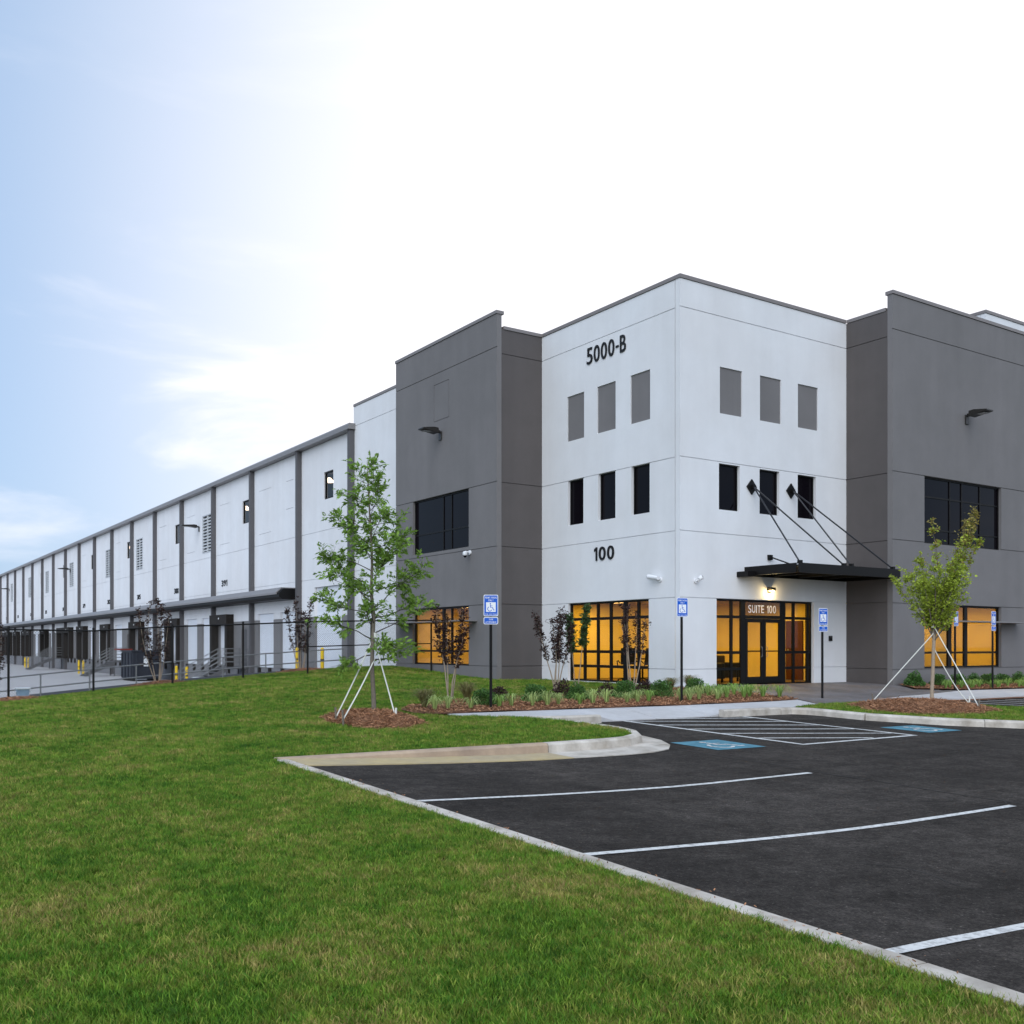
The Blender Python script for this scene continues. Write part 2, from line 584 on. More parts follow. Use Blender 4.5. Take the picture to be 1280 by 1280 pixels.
def array_mesh(name, V, F, m, parent=None, mats=None, idx=None):
    """big mesh from numpy arrays; F is (n,k) with a constant k"""
    me = bpy.data.meshes.new(name)
    off = np.array(wloc(parent)) if parent is not None else np.zeros(3)
    V = np.asarray(V, dtype=np.float32) - off.astype(np.float32)
    n, k = F.shape
    me.vertices.add(len(V))
    me.vertices.foreach_set('co', V.ravel())
    me.loops.add(n * k)
    me.loops.foreach_set('vertex_index', F.astype(np.int32).ravel())
    me.polygons.add(n)
    me.polygons.foreach_set('loop_start', np.arange(0, n * k, k, dtype=np.int32))
    me.update(calc_edges=True)
    for q in (mats or [m]):
        me.materials.append(M[q])
    if idx is not None:
        me.polygons.foreach_set('material_index', np.asarray(idx, dtype=np.int32))
    o = bpy.data.objects.new(name, me)
    COL.objects.link(o)
    if parent is not None:
        o.parent = parent
    return o


# ------------------------------------------------------------------ ground heights
def A(X, Y):
    """asphalt surface"""
    return -0.56 + 0.026 * (Y - 9) - 0.006 * (X - 8) + 0.13 * max(0.0, min(1.0, 1 - (X - 4.9) / 4.0)) ** 1.5


CP = [(-3, -4, -.62), (0, 0, -.58), (0, 6, -.5), (0, 12, -.42), (-6, 14, -.62), (-6, 26, -.8), (0, 22, -.45), (-25, 5, -1.1), (-25, 30, -1.35),
      (4.27, 33, -.46), (6.64, 33, -.27), (9.04, 33, -.06), (11.37, 33, .06), (13.67, 33, .18), (16.11, 33, .25), (18.6, 36, .33), (19.5, 38, .3),
      (18.6, 28.7, .02), (18.6, 31, .1), (20.55, 28, -.02), (20.55, 22, -.05), (11.8, 40.3, -.3), (16.2, 40.3, .08), (8.8, 40.3, -.52), (3.5, 40.3, -1.1),
      (0, 33, -.8), (8, 20, -.2), (5, 16, -.27), (8, 26, -.12), (3, 26, -.36), (14, 26, 0), (15, 22, -.1),
      (24, 21.6, -.04), (28, 21.6, -.05), (28.2, 20, -.09), (34, 19.9, -.1), (42, 19.9, -.12)]
for q in (-10, -4, 2, 4, 6, 8, 10, 12.4):
    CP.append((4.78, q, A(4.9, q) + .02))
for q in (6.5, 8.5, 10.5):
    CP.append((q, 12.6, A(8.9, 12.4) + .15))
for q in ((11.6, 14), (11.5, 15.6), (11, 16.9), (13, 17.3), (15, 17.3), (17, 17.3), (19, 17.3), (20.4, 17), (21, 15), (20.8, 12.4), (23, 11), (27, 10.4),
          (40, 10), (22.5, 16.4), (27, 17), (33, 17), (42, 17), (24, 13.6)):
    CP.append((q[0], q[1], A(max(q[0], 8.9), q[1]) + .15))
CP = np.array(CP, float)


def _tps(r2):
    return np.where(r2 > 1e-12, r2 * np.log(np.maximum(r2, 1e-12)), 0.0)


_n = len(CP)
_K = _tps(((CP[:, None, :2] - CP[None, :, :2]) ** 2).sum(-1)) + np.eye(_n) * 0.05
_P = np.c_[np.ones(_n), CP[:, :2]]
_A = np.block([[_K, _P], [_P.T, np.zeros((3, 3))]])
_W = np.linalg.solve(_A, np.r_[CP[:, 2], np.zeros(3)])


def Gv(X, Y):
    X = np.clip(np.asarray(X, float), -26, 45)
    Y = np.clip(np.asarray(Y, float), -10, 42)
    r2 = (X[..., None] - CP[:, 0]) ** 2 + (Y[..., None] - CP[:, 1]) ** 2
    return _tps(r2) @ _W[:_n] + _W[_n] + _W[_n + 1] * X + _W[_n + 2] * Y


def G(X, Y):
    return float(Gv(np.array([X]), np.array([Y]))[0])


def subdiv_poly(poly, s):
    o = []
    for i, p in enumerate(poly):
        q = poly[(i + 1) % len(poly)]
        d = math.hypot(q[0] - p[0], q[1] - p[1])
        k = max(1, int(math.ceil(d / s)))
        for j in range(k):
            o.append((p[0] + (q[0] - p[0]) * j / k, p[1] + (q[1] - p[1]) * j / k))
    return o


def inside(poly, X, Y):
    r = np.zeros(X.shape, bool)
    n = len(poly)
    for i in range(n):
        x0, y0 = poly[i]
        x1, y1 = poly[(i + 1) % n]
        c = ((y0 > Y) != (y1 > Y)) & (X < (x1 - x0) * (Y - y0) / ((y1 - y0) or 1e-12) + x0)
        r ^= c
    return r


def patch(name, poly, step, hfun, m, parent=None, xs=None, ys=None, edge=None, skirt=0.0):
    """one height-following sheet filling a polygon"""
    b = subdiv_poly(poly, edge or step)
    px = [p[0] for p in b]
    py = [p[1] for p in b]
    xs = np.arange(min(px) + step / 2, max(px), step) if xs is None else xs
    ys = np.arange(min(py) + step / 2, max(py), step) if ys is None else ys
    X, Y = np.meshgrid(xs, ys)
    ok = inside(poly, X, Y)
    X, Y = X[ok], Y[ok]
    bx, by = np.array(px), np.array(py)
    if len(X):
        keep = np.array([np.min((bx - x) ** 2 + (by - y) ** 2) > (0.3 * (edge or step)) ** 2 for x, y in zip(X, Y)])
        X, Y = X[keep], Y[keep]
    vs2 = [Vector(p) for p in b] + [Vector((float(x), float(y))) for x, y in zip(X, Y)]
    n = len(b)
    r = delaunay_2d_cdt(vs2, [], [list(range(n))], 1, 1e-5)
    v, f = r[0], r[2]
    mb = MB()
    mb.v = [(p.x, p.y, hfun(p.x, p.y)) for p in v]
    mb.f = [tuple(q) for q in f]
    if skirt:
        s = len(mb.v)
        bz = [(x, y, hfun(x, y)) for x, y in b]
        mb.v += bz + [(x, y, z - skirt) for x, y, z in bz]
        for i in range(n):
            j = (i + 1) % n
            mb.f.append((s + i, s + j, s + n + j, s + n + i))
    o = mb.build(name, m, parent, fix=False)
    me = o.data
    for p in me.polygons[:1]:
        if p.normal.z < 0:
            me.flip_normals()
    return o


def sweep(path, prof, hfun):
    """profile [(offset to the right of travel, height)] swept along a plan path"""
    mb = MB()
    n = len(prof)
    for i, p in enumerate(path):
        a = path[max(i - 1, 0)]
        c = path[min(i + 1, len(path) - 1)]
        d = Vector((c[0] - a[0], c[1] - a[1])).normalized()
        nx, ny = d.y, -d.x
        z = hfun(p[0], p[1])
        for o, h in prof:
            mb.v.append((p[0] + nx * o, p[1] + ny * o, z + h))
    for i in range(len(path) - 1):
        for k in range(n):
            k2 = (k + 1) % n
            mb.f.append((i * n + k, i * n + k2, (i + 1) * n + k2, (i + 1) * n + k))
    mb.f.append(tuple(range(n)))
    mb.f.append(tuple(range((len(path) - 1) * n, len(path) * n))[::-1])
    return mb


def resample(path, step):
    pts = [Vector(p) for p in path]
    L = [0]
    for a, b in zip(pts, pts[1:]):
        L.append(L[-1] + (b - a).length)
    k = max(1, int(round(L[-1] / step)))
    out_ = []
    j = 0
    for i in range(k + 1):
        s = L[-1] * i / k
        while j < len(pts) - 2 and L[j + 1] < s:
            j += 1
        t = (s - L[j]) / max(L[j + 1] - L[j], 1e-9)
        q = pts[j].lerp(pts[j + 1], t)
        out_.append((q.x, q.y))
    return out_


def arc(cx, cy, r, a0, a1, n=8):
    return [(cx + r * math.cos(math.radians(a0 + (a1 - a0) * i / n)), cy + r * math.sin(math.radians(a0 + (a1 - a0) * i / n))) for i in range(n + 1)]


# ------------------------------------------------------------------ ground structure
g = MB().quad((-2500, -2500, -2.6), (2500, -2500, -2.6), (2500, 2500, -2.6), (-2500, 2500, -2.6)).build('ground', 'far', fix=False)
tag(g, kind='structure')

NOSE = [(10.2, 12.62), (10.75, 12.72), (11.2, 13.02), (11.5, 13.45), (11.63, 14.0)]
LAWN = [(-60, -16), (4.705, -16), (4.705, 12.62)] + NOSE + [(11.63, 15.6), (11.2, 16.45), (10.1, 17.15), (9.8, 17.7), (9.9, 18.6), (10.6, 19.5), (12.2, 20.35),
        (14.5, 20.75), (17.5, 20.9), (20.0, 21.2), (20.57, 21.9), (20.57, 28.62), (18.68, 28.62), (18.68, 37.0), (19.55, 37.0), (19.55, 40.28), (-30, 40.28), (-60, 40.28)]
lawn = patch('lawn', LAWN, 1.0, lambda x, y: G(x, y) - 0.03, 'soil', xs=np.r_[np.arange(-58, -6, 4.0), np.arange(-5.5, 20, 0.7)],
             ys=np.r_[np.arange(-14, 0, 3.0), np.arange(0.5, 40, 0.7)], edge=0.7)
tag(lawn, kind='structure')
ISL = [(19.1, 16.15), (19.15, 14.1), (19.8, 12.65), (20.85, 11.5), (22.7, 10.5), (26, 9.95), (40, 9.6), (40, 12.8), (25.8, 13.0), (24.6, 14.0), (24.1, 15.8), (22, 16.5), (20.45, 16.5)]
isl = patch('island_lawn', ISL, 0.6, lambda x, y: G(x, y) - 0.02, 'soil', edge=0.6)
tag(isl, kind='structure')

PARK = [(4.82, -16), (60, -16), (60, 9.5), (26, 9.8), (22.65, 10.35), (20.75, 11.4), (19.7, 12.55), (19.05, 14.0), (19.0, 16.75), (12.0, 16.75), (11.75, 15.7), (11.75, 14.0),
        (11.6, 13.4), (11.25, 12.9), (10.75, 12.6), (10.2, 12.5), (4.82, 12.5)]
park = patch('parking_lot', PARK, 1.4, A, 'asphalt', edge=1.0)
tag(park, kind='structure')
PARK2 = [(24.15, 15.9), (24.65, 14.05), (25.85, 13.05), (45, 12.85), (45, 16.6), (24.3, 16.45)]
tag(patch('side_parking_lot', PARK2, 1.4, lambda x, y: A(x, y) + 0.09, 'asphalt', edge=1.0), kind='structure')


def walk_h(x, y):
    z = G(x, y)
    if 12.95 < x < 16.9:
        wx = min(1, (x - 12.95) / 0.25, max(0, (16.9 - x) / 0.5))
        wy = max(0.0, min(1.0, (17.0 - y) / 0.9))
        z = z * (1 - wx * wy) + (A(x, y) + 0.02) * wx * wy
    return z


walk = struct('sidewalk')
WALK = [(10.15, 17.12), (11.3, 16.5), (11.9, 16.2), (12.95, 16.1), (19.0, 16.1), (19.08, 16.2), (20.4, 16.55), (21.0, 17.72), (20.0, 17.6), (16.4, 17.42), (11.3, 17.5), (10.3, 17.62)]
xs_j = [10.0, 11.5, 13.0, 14.6, 16.2, 17.8, 19.3, 21.2]
for a, b in zip(xs_j, xs_j[1:]):          # slabs between the tooled joints
    def cl(poly, x, keep_right):
        o = []
        for i, p in enumerate(poly):
            q = poly[(i + 1) % len(poly)]
            pin = (p[0] >= x) == keep_right
            qin = (q[0] >= x) == keep_right
            if pin:
                o.append(p)
            if pin != qin:
                t = (x - p[0]) / (q[0] - p[0])
                o.append((x, p[1] + (q[1] - p[1]) * t))
        return o
    poly = cl(cl(WALK, a + 0.008, True), b - 0.008, False)
    if len(poly) > 2:
        patch('sidewalk_slab', poly, 0.4, walk_h, 'walk', walk, edge=0.4, skirt=0.12)
WALK2 = [(22.2, 16.62), (24.1, 16.55), (45, 16.72), (45, 18.1), (29.2, 18.1), (25.0, 17.4)]
walk2 = struct('sidewalk')
for a, b in zip((22, 25, 28, 31, 34, 37), (25, 28, 31, 34, 37, 45)):
    poly = cl(cl(WALK2, a + 0.008, True), b - 0.008, False)
    patch('sidewalk_slab', poly, 0.8, lambda x, y: G(x, y) + .01, 'walk', walk2, edge=0.8, skirt=0.12)

plaza = struct('entrance_paving')
PLZ = [(20.5, 16.6), (22.15, 16.6), (24.95, 17.45), (29.1, 18.15), (27.6, 18.75), (28.0, 19.3), (28.17, 19.88), (28.17, 21.67), (20.62, 21.67), (20.55, 20.6), (21.0, 19.6), (21.3, 18.4), (21.1, 17.7)]


def cly(poly, y, keep_up):
    return [(p[1], p[0]) for p in cl([(q[1], q[0]) for q in poly], y, keep_up)]


for i in range(9):                        # stamped slabs with open joints
    for j in range(6):
        x0, y0 = 20.4 + i, 16.5 + j * 0.9
        poly = cly(cly(cl(cl(PLZ, x0 + .006, True), x0 + 1 - .006, False), y0 + .006, True), y0 + .9 - .006, False)
        if len(poly) > 2:
            ar = abs(sum(poly[k][0] * poly[(k + 1) % len(poly)][1] - poly[(k + 1) % len(poly)][0] * poly[k][1] for k in range(len(poly)))) / 2
            if ar > 0.02:
                patch('paving_slab', poly, 0.5, lambda x, y: G(x, y) + 0.005, 'plaza', plaza, edge=0.5, skirt=0.06)
SUB = [(9.6, 16.95), (12.0, 16.75), (19.0, 16.75), (19.2, 16.0), (24.3, 16.3), (45, 16.5), (45, 19.9), (28.2, 19.9), (28.2, 21.75), (20.5, 21.75), (9.6, 19.6)]
tag(patch('subgrade', SUB, 0.8, lambda x, y: min(G(x, y) - 0.022, walk_h(x, y) - 0.03 - (0.08 if 12.5 < x < 17.3 and y < 17.3 else 0)), 'mulch', edge=0.8), kind='structure')

# curbs
curb = struct('curb')
EDGE_PROF = [(-0.1, -0.3), (-0.1, 0.014), (-0.088, 0.024), (0.05, 0.018), (0.062, 0.006), (0.062, -0.3)]
y = 12.36
while y > -15:
    y1 = y - 3.05
    sweep(resample([(4.8, y1 + .012), (4.8, y)], 0.5), EDGE_PROF, lambda x, yy: A(4.9, yy)).build('curb_segment', 'conc', curb)
    y = y1
CP_ = [(-0.085, -0.3), (-0.085, 0.15), (-0.065, 0.165), (0.05, 0.16), (0.085, 0.13), (0.11, -0.3)]


def Ai(x, y):
    return -0.56 + 0.026 * (y - 9) - 0.006 * (x - 8) - 0.01


sweep(resample([(4.74, 12.5), (9.0, 12.45)], 0.5), CP_, Ai).build('curb_segment', 'conctan', curb)
nose_path = [(9.012, 12.45), (10.2, 12.5), (10.75, 12.6), (11.25, 12.9), (11.6, 13.4), (11.75, 14.0)]
sweep(nose_path, CP_, Ai).build('curb_segment', 'conc', curb)
sweep(resample([(11.75, 14.012), (11.75, 15.4), (11.45, 16.1)], 0.4), CP_, Ai).build('curb_segment', 'conc', curb)
sweep(resample([(11.3, 16.28), (11.9, 16.03), (12.93, 16.0)], 0.3), CP_, lambda x, y: Ai(x, y) + .012).build('curb_segment', 'conc', curb)
sweep(resample([(16.45, 16.0), (18.3, 16.0)], 0.3), CP_, lambda x, y: Ai(x, y) + .012).build('curb_segment', 'conc', curb)
RC = [(18.312, 16.0), (18.75, 15.98), (19.05, 15.6), (19.08, 14.0), (19.75, 12.55), (20.8, 11.4), (22.65, 10.38), (26, 9.85), (40, 9.5)]
rp = resample(RC, 0.4)
cut = [0, 6, 12, 19, 27, 35, 43, len(rp) - 1]
RPROF = [(-0.085, -0.3), (-0.085, 0.15), (-0.065, 0.165), (0.06, 0.16), (0.1, 0.12), (0.12, -0.3)]
for a, b in zip(cut, cut[1:]):
    seg = rp[a:b + 1]
    seg[-1] = (seg[-1][0] * 0.97 + seg[-2][0] * 0.03, seg[-1][1] * 0.97 + seg[-2][1] * 0.03)
    sweep(seg, RPROF, Ai).build('curb_segment', 'conc', curb)

gut = struct('gutter')
g_in = [(4.96, 12.4), (9.0, 12.36)]
patch('gutter_slab', [(4.865, 11.78), (8.995, 11.7), (8.995, 12.4), (4.865, 12.44)], 0.4, lambda x, y: A(x, y) + 0.014, 'gutpan', gut, edge=0.4, skirt=.05)
patch('gutter_slab', [(9.005, 11.7), (10.0, 11.68), (10.6, 11.74), (11.1, 11.95), (11.5, 12.35), (11.85, 12.95), (12.02, 13.6), (11.9, 14.0), (11.75, 14.0), (11.6, 13.4),
      (11.25, 12.9), (10.75, 12.55), (10.2, 12.42), (9.005, 12.4)], 0.3, lambda x, y: A(x, y) + 0.012, 'conc', gut, edge=0.3, skirt=.05)


# painted markings: children of the parking lot
def road_strip(name, p, q, w, m='paint', dz=0.006, hf=A):
    p, q = Vector(p), Vector(q)
    d = (q - p)
    k = max(1, int(d.length / 0.5))
    nrm = Vector((d.y, -d.x)).normalized() * w / 2
    mb = MB()
    rr = random.Random(int(p.x * 100 + q.y * 31))
    for i in range(k + 1):
        c = p.lerp(q, i / k) + nrm * rr.uniform(-.12, .12)
        for s in (1, -1):
            e = c + nrm * s * rr.uniform(.92, 1.08)
            mb.v.append((e.x, e.y, hf(e.x, e.y) + dz))
    for i in range(k):
        mb.f.append((2 * i, 2 * i + 1, 2 * i + 3, 2 * i + 2))
    return mb.build(name, m, park, fix=False)


for ya, yb in ((8.93, 9.07), (6.2, 6.23), (3.46, 3.44), (0.72, 0.7), (-2.02, -2.05)):
    road_strip('stall_line', (4.865, ya), (11.02, yb), 0.088)
road_strip('stall_line', (13.67, 16.1), (13.73, 11.45), 0.11)
road_strip('stall_line', (17.0, 16.05), (17.05, 11.55), 0.11)
road_strip('stall_line', (13.68, 11.45), (17.1, 11.57), 0.1)
# paving joint along the stall ends
mb = MB()
for i in range(46):
    y_ = 12.2 - i * .5
    xx = 11.22 + .03 * math.sin(i * 1.7) + .02 * math.sin(i * .6)
    for s_ in (-1, 1):
        mb.v.append((xx + s_ * .017 * (1 + .4 * math.sin(i * 2.9)), y_, A(xx, y_) + .004))
    if i:
        mb.f.append((2 * i - 2, 2 * i - 1, 2 * i + 1, 2 * i))
mb.build('paving_seam', 'seam', park, fix=False)
mb = MB()
rr = random.Random(5)
for cx_, cy_, ang, ln in ((8.2, 5.0, .4, 3.2), (12.5, 6.4, 1.9, 3.6), (9.4, 7.6, -.5, 2.2), (14.6, 9.6, .15, 4.5), (7.3, 3.9, 2.4, 1.8), (16.5, 8.0, 1.2, 3.5), (10.3, 10.4, .05, 2.6)):
    x, y_ = cx_, cy_
    k0 = len(mb.v)
    n_ = int(ln / .12)
    for i in range(n_):
        ang += rr.gauss(0, .28)
        x, y_ = x + .12 * math.cos(ang), y_ + .12 * math.sin(ang)
        w_ = .009 * (1 - abs(2 * i / n_ - 1)) + .002
        nx_, ny_ = -math.sin(ang) * w_, math.cos(ang) * w_
        mb.v += [(x + nx_, y_ + ny_, A(x, y_) + .003), (x - nx_, y_ - ny_, A(x, y_) + .003)]
        if i:
            q = k0 + 2 * i
            mb.f.append((q - 2, q - 1, q + 1, q))
mb.build('hairline_cracks', 'seam', park, fix=False)['kind'] = 'stuff'
for k in range(6):
    x0, y0 = 13.75, 15.95 - k * 0.86
    x1, y1 = 16.98, 15.55 - k * 0.86 - 0.95
    y1b = y1
    if y1 < 11.62:
        t = (y0 - 11.62) / (y0 - y1)
        if t < 0.1:
            continue
        x1, y1b = x0 + (x1 - x0) * t, 11.62
    road_strip('hatch_stripe', (x0, y0), (x1, y1b), 0.09)
road_strip('hatch_stripe', (14.6, 16.15), (16.98, 15.5), 0.09)


def ribbon2d(pts, w):
    """flat outline polygon of a thick polyline as quads"""
    qs = []
    pts = [Vector(p) for p in pts]
    L_, R_ = [], []
    for i, p in enumerate(pts):
        d = (pts[min(i + 1, len(pts) - 1)] - pts[max(i - 1, 0)]).normalized()
        nn = Vector((d.y, -d.x)) * w / 2
        L_.append(p + nn)
        R_.append(p - nn)
    for i in range(len(pts) - 1):
        qs.append([L_[i], R_[i], R_[i + 1], L_[i + 1]])
    return qs


def isa_quads():
    """wheelchair symbol in a unit square, y up"""
    q = []
    q += [[Vector((0.44 + 0.075 * math.cos(t), 0.86 + 0.075 * math.sin(t))) for t in [2 * PI * k / 10 for k in range(10)]]]
    q += ribbon2d([(0.45, 0.76), (0.46, 0.46), (0.68, 0.45), (0.8, 0.16), (0.9, 0.2)], 0.085)
    q += ribbon2d([(0.46, 0.63), (0.68, 0.63)], 0.06)
    q += ribbon2d([(0.38 + 0.24 * math.cos(math.radians(a)), 0.3 + 0.24 * math.sin(math.radians(a))) for a in range(115, 345, 22)], 0.07)
    return q


def access_square(x0, y0, sz):
    mb = MB()
    n = 4
    for i in range(n + 1):
        for j in range(n + 1):
            x, y_ = x0 + sz * i / n, y0 + sz * j / n
            mb.v.append((x, y_, A(x, y_) + 0.006))
    for i in range(n):
        for j in range(n):
            mb.f.append((i * (n + 1) + j, (i + 1) * (n + 1) + j, (i + 1) * (n + 1) + j + 1, i * (n + 1) + j + 1))
    mb.build('blue_square', 'bluepaint', park, fix=False)
    mb = MB()
    for q in isa_quads():
        mb.quad(*[(x0 + sz * (0.12 + 0.76 * p.x), y0 + sz * (0.12 + 0.76 * p.y), A(x0 + sz * p.x, y0 + sz * p.y) + 0.011) for p in q])
    mb.build('access_symbol', 'paint', park, fix=False)


access_square(11.75, 11.5, 1.12)
access_square(17.8, 11.75, 1.12)
A2 = lambda x, y: A(x, y) + 0.09
for k in range(7):
    road_strip('hatch_stripe', (25.6 + k * 0.95, 16.3), (26.9 + k * 0.95, 13.3), 0.09, hf=A2)

# dock yard, ramp, retaining curb
YARD = [(19.55, 47.4), (19.55, 270), (-60, 270), (-60, 40.9), (3.5, 40.9), (3.5, 47.4)]
tag(patch('dock_yard', YARD, 8, lambda x, y: -1.2, 'yard', edge=8), kind='structure')
RAMPZ = [(-30, -1.2), (4, -1.19), (9.1, -.72), (14.9, -.25), (17.4, -.1), (19.6, 0.0)]


def ramp_z(x, y=0):
    for (a, za), (b, zb) in zip(RAMPZ, RAMPZ[1:]):
        if x <= b:
            return za + (zb - za) * (x - a) / (b - a)
    return 0.0


tag(patch('ramp', [(3.5, 40.85), (19.58, 40.85), (19.58, 47.4), (3.5, 47.4)], 1.0, ramp_z, 'rampasph', edge=1.0, skirt=1.3), kind='structure')
rw = struct('retaining_curb')
for x0 in np.arange(-8, 19, 3.0):
    x1 = min(x0 + 2.988, 19.5)
    mb = MB()
    for a in (x0, x1):
        z = ramp_z(a)
        mb.v += [(a, 40.3, z - 1), (a, 40.3, z + .2), (a, 40.58, z + .2), (a, 40.58, z - 1)]
    mb.f += [(0, 1, 2, 3), (7, 6, 5, 4), (0, 4, 5, 1), (1, 5, 6, 2), (2, 6, 7, 3), (3, 7, 4, 0)]
    mb.build('curb_segment', 'conc', rw)

# ------------------------------------------------------------------ the building
XA, YB = 20.6, 21.7
bld = thing('office_warehouse', 'long grey and white warehouse with a lit corner office and a row of dock doors', 'building', (XA, YB, 0))


def relief(plane, c, u0, u1, z0, z1, feats=(), T=0.2, lip=0.03, gap=0.012, lipu=True):
    """a wall panel as a stepped slab: feats (ua, ub, za, zb, depth), depth None = opening right through"""
    F_ = []
    if lip:
        F_ += [(u0, u1, z0, z0 + gap, lip), (u0, u1, z1 - gap, z1, lip)]
        if lipu:
            F_ += [(u0, u0 + gap, z0, z1, lip), (u1 - gap, u1, z0, z1, lip)]
    F_ += list(feats)

    def rnd(a, lo, hi):
        a = sorted(set(round(max(lo, min(hi, x)), 4) for x in a))
        return a
    us = rnd([u0, u1] + [x for q in F_ for x in q[:2]], u0, u1)
    zs = rnd([z0, z1] + [x for q in F_ for x in q[2:4]], z0, z1)
    nu, nz_ = len(us) - 1, len(zs) - 1
    D = np.zeros((nu, nz_))
    H = np.zeros((nu, nz_), bool)
    for i in range(nu):
        for j in range(nz_):
            uc, zc = (us[i] + us[i + 1]) / 2, (zs[j] + zs[j + 1]) / 2
            for ua, ub, za, zb, d in F_:
                if ua < uc < ub and za < zc < zb:
                    H[i, j] = d is None
                    D[i, j] = T if d is None else d
    mb = MB()

    def P(u, z, d):
        return (c + d, u, z) if plane == 'X' else (u, c + d, z)
    for i in range(nu):
        for j in range(nz_):
            if not H[i, j]:
                d = D[i, j]
                mb.quad(P(us[i], zs[j], d), P(us[i + 1], zs[j], d), P(us[i + 1], zs[j + 1], d), P(us[i], zs[j + 1], d))
    for i in range(nu + 1):
        for j in range(nz_):
            a = D[i - 1, j] if i > 0 else T
            b = D[i, j] if i < nu else T
            if abs(a - b) > 1e-6:
                mb.quad(P(us[i], zs[j], a), P(us[i], zs[j], b), P(us[i], zs[j + 1], b), P(us[i], zs[j + 1], a))
    for i in range(nu):
        for j in range(nz_ + 1):
            a = D[i, j - 1] if j > 0 else T
            b = D[i, j] if j < nz_ else T
            if abs(a - b) > 1e-6:
                mb.quad(P(us[i], zs[j], a), P(us[i], zs[j], b), P(us[i + 1], zs[j], b), P(us[i + 1], zs[j], a))
    return mb


def panel_runs(u0, u1, z0, z1, fs):
    """stretches of wall between openings that cut a band from bottom to top"""
    cuts = sorted((max(q[0], u0), min(q[1], u1)) for q in fs if q[4] is None and q[2] <= z0 + 1e-6 and q[3] >= z1 - 1e-6)
    x = u0
    for a, b in cuts:
        if a - x > 1e-3:
            yield x, a
        x = b
    if u1 - x > 1e-3:
        yield x, u1


def facade(plane, c, u0, u1, bands, m, feats=(), T=0.2, parent=None, lipu=False):
    for z0, z1 in zip(bands, bands[1:]):
        fs = [q for q in feats if q[2] < z1 and q[3] > z0]
        for ua, ub in panel_runs(u0, u1, z0, z1, fs):
            relief(plane, c, ua, ub, z0, z1, fs, T, lipu=lipu).build('wall_panel', m, parent or bld)


def pbox(plane, c, d0, d1, u0, u1, z0, z1, mb=None):
    mb = mb or MB()
    if plane == 'X':
        return mb.box(c + d0, c + d1, u0, u1, z0, z1)
    return mb.box(u0, u1, c + d0, c + d1, z0, z1)


def window(plane, c, u0, u1, z0, z1, us=(), zs=(), pane='darkglass', fw=0.06, inset=0.1, skip=None, name='window', mw=0.05):
    """frame (the part), mullions and panes (its sub-parts) set back in an opening"""
    mb = MB()
    e = 0.002
    for a, b, p, q in ((u0 + e, u0 + fw, z0 + e, z1 - e), (u1 - fw, u1 - e, z0 + e, z1 - e), (u0 + fw, u1 - fw, z0 + e, z0 + fw), (u0 + fw, u1 - fw, z1 - fw, z1 - e)):
        pbox(plane, c, inset, inset + 0.08, a, b, p, q, mb)
    w = mb.build(name, 'black', bld)
    uu = [u0 + fw] + [x for x in us] + [u1 - fw]
    zz = [z0 + fw] + [x for x in zs] + [z1 - fw]
    for x in us:
        x, wd = x if isinstance(x, tuple) else (x, mw)
        pbox(plane, c, inset + 0.004, inset + 0.076, x - wd / 2, x + wd / 2, z0 + fw, z1 - fw).build('mullion', 'black', w)
    uu = [q[0] if isinstance(q, tuple) else q for q in uu]
    for z in zs:
        for a, b in zip(uu, uu[1:]):
            if skip and skip((a + b) / 2, z):
                continue
            pbox(plane, c, inset + 0.01, inset + 0.07, a + (mw / 2 if a != uu[0] else 0), b - (mw / 2 if b != uu[-1] else 0), z - mw / 2, z + mw / 2).build('transom', 'black', w)
    for a, b in zip(uu, uu[1:]):
        for p, q in zip(zz, zz[1:]):
            if skip and skip((a + b) / 2, (p + q) / 2):
                continue
            pbox(plane, c, inset + 0.035, inset + 0.045, a, b, p, q).build('pane', pane, w)
    return w


JB = [-0.5, 0.47, 2.6, 4.57, 6.75, 11.16, 12.0]
# corner block, left face
SH_A = (23.07, 27.14, 0.0, 2.6, None)
lowA = [(23.03, 23.88), (24.65, 25.52), (26.3, 27.15)]
upA = [(23.01, 23.92), (24.64, 25.57), (26.26, 27.18)]
fA = [SH_A] + [(a, b, 5.24, 6.75, None) for a, b in lowA] + [(a, b, 8.08, 9.6, 0.05) for a, b in upA]
facade('X', XA, YB + 0.22, 28.65, JB, 'white', fA)
# corner block, entrance face
SH_B = (22.1, 26.55, -0.1, 2.6, None)
lowB = [(22.2, 23.1), (23.98, 24.89), (25.76, 26.65)]
upB = [(22.24, 23.2), (24.0, 24.97), (25.77, 26.75)]
fB = [SH_B] + [(a, b, 5.3, 6.7, None) for a, b in lowB] + [(a, b, 8.22, 9.63, 0.05) for a, b in upB]
facade('Y', YB, XA, 28.2, JB, 'white', fB)
for a, b in upA:
    pbox('X', XA, 0.035, 0.06, a + .012, b - .012, 8.092, 9.588).build('painted_panel', 'grey', bld)
for a, b in upB:
    pbox('Y', YB, 0.035, 0.06, a + .012, b - .012, 8.232, 9.618).build('painted_panel', 'grey', bld)
for a, b in lowA:
    window('X', XA, a, b, 5.24, 6.75, [], [], fw=0.04)
for a, b in lowB:
    window('Y', YB, a, b, 5.3, 6.7, [], [], fw=0.04)
window('X', XA, 23.07, 27.14, 0.0, 2.6, [23.68, (24.31, .16), 25.02, 25.68, 26.38], [0.5, 0.98, 2.06], 'glass', mw=0.09)


def sk(u, z):
    return 23.35 < u < 25.2 and z < 2.3


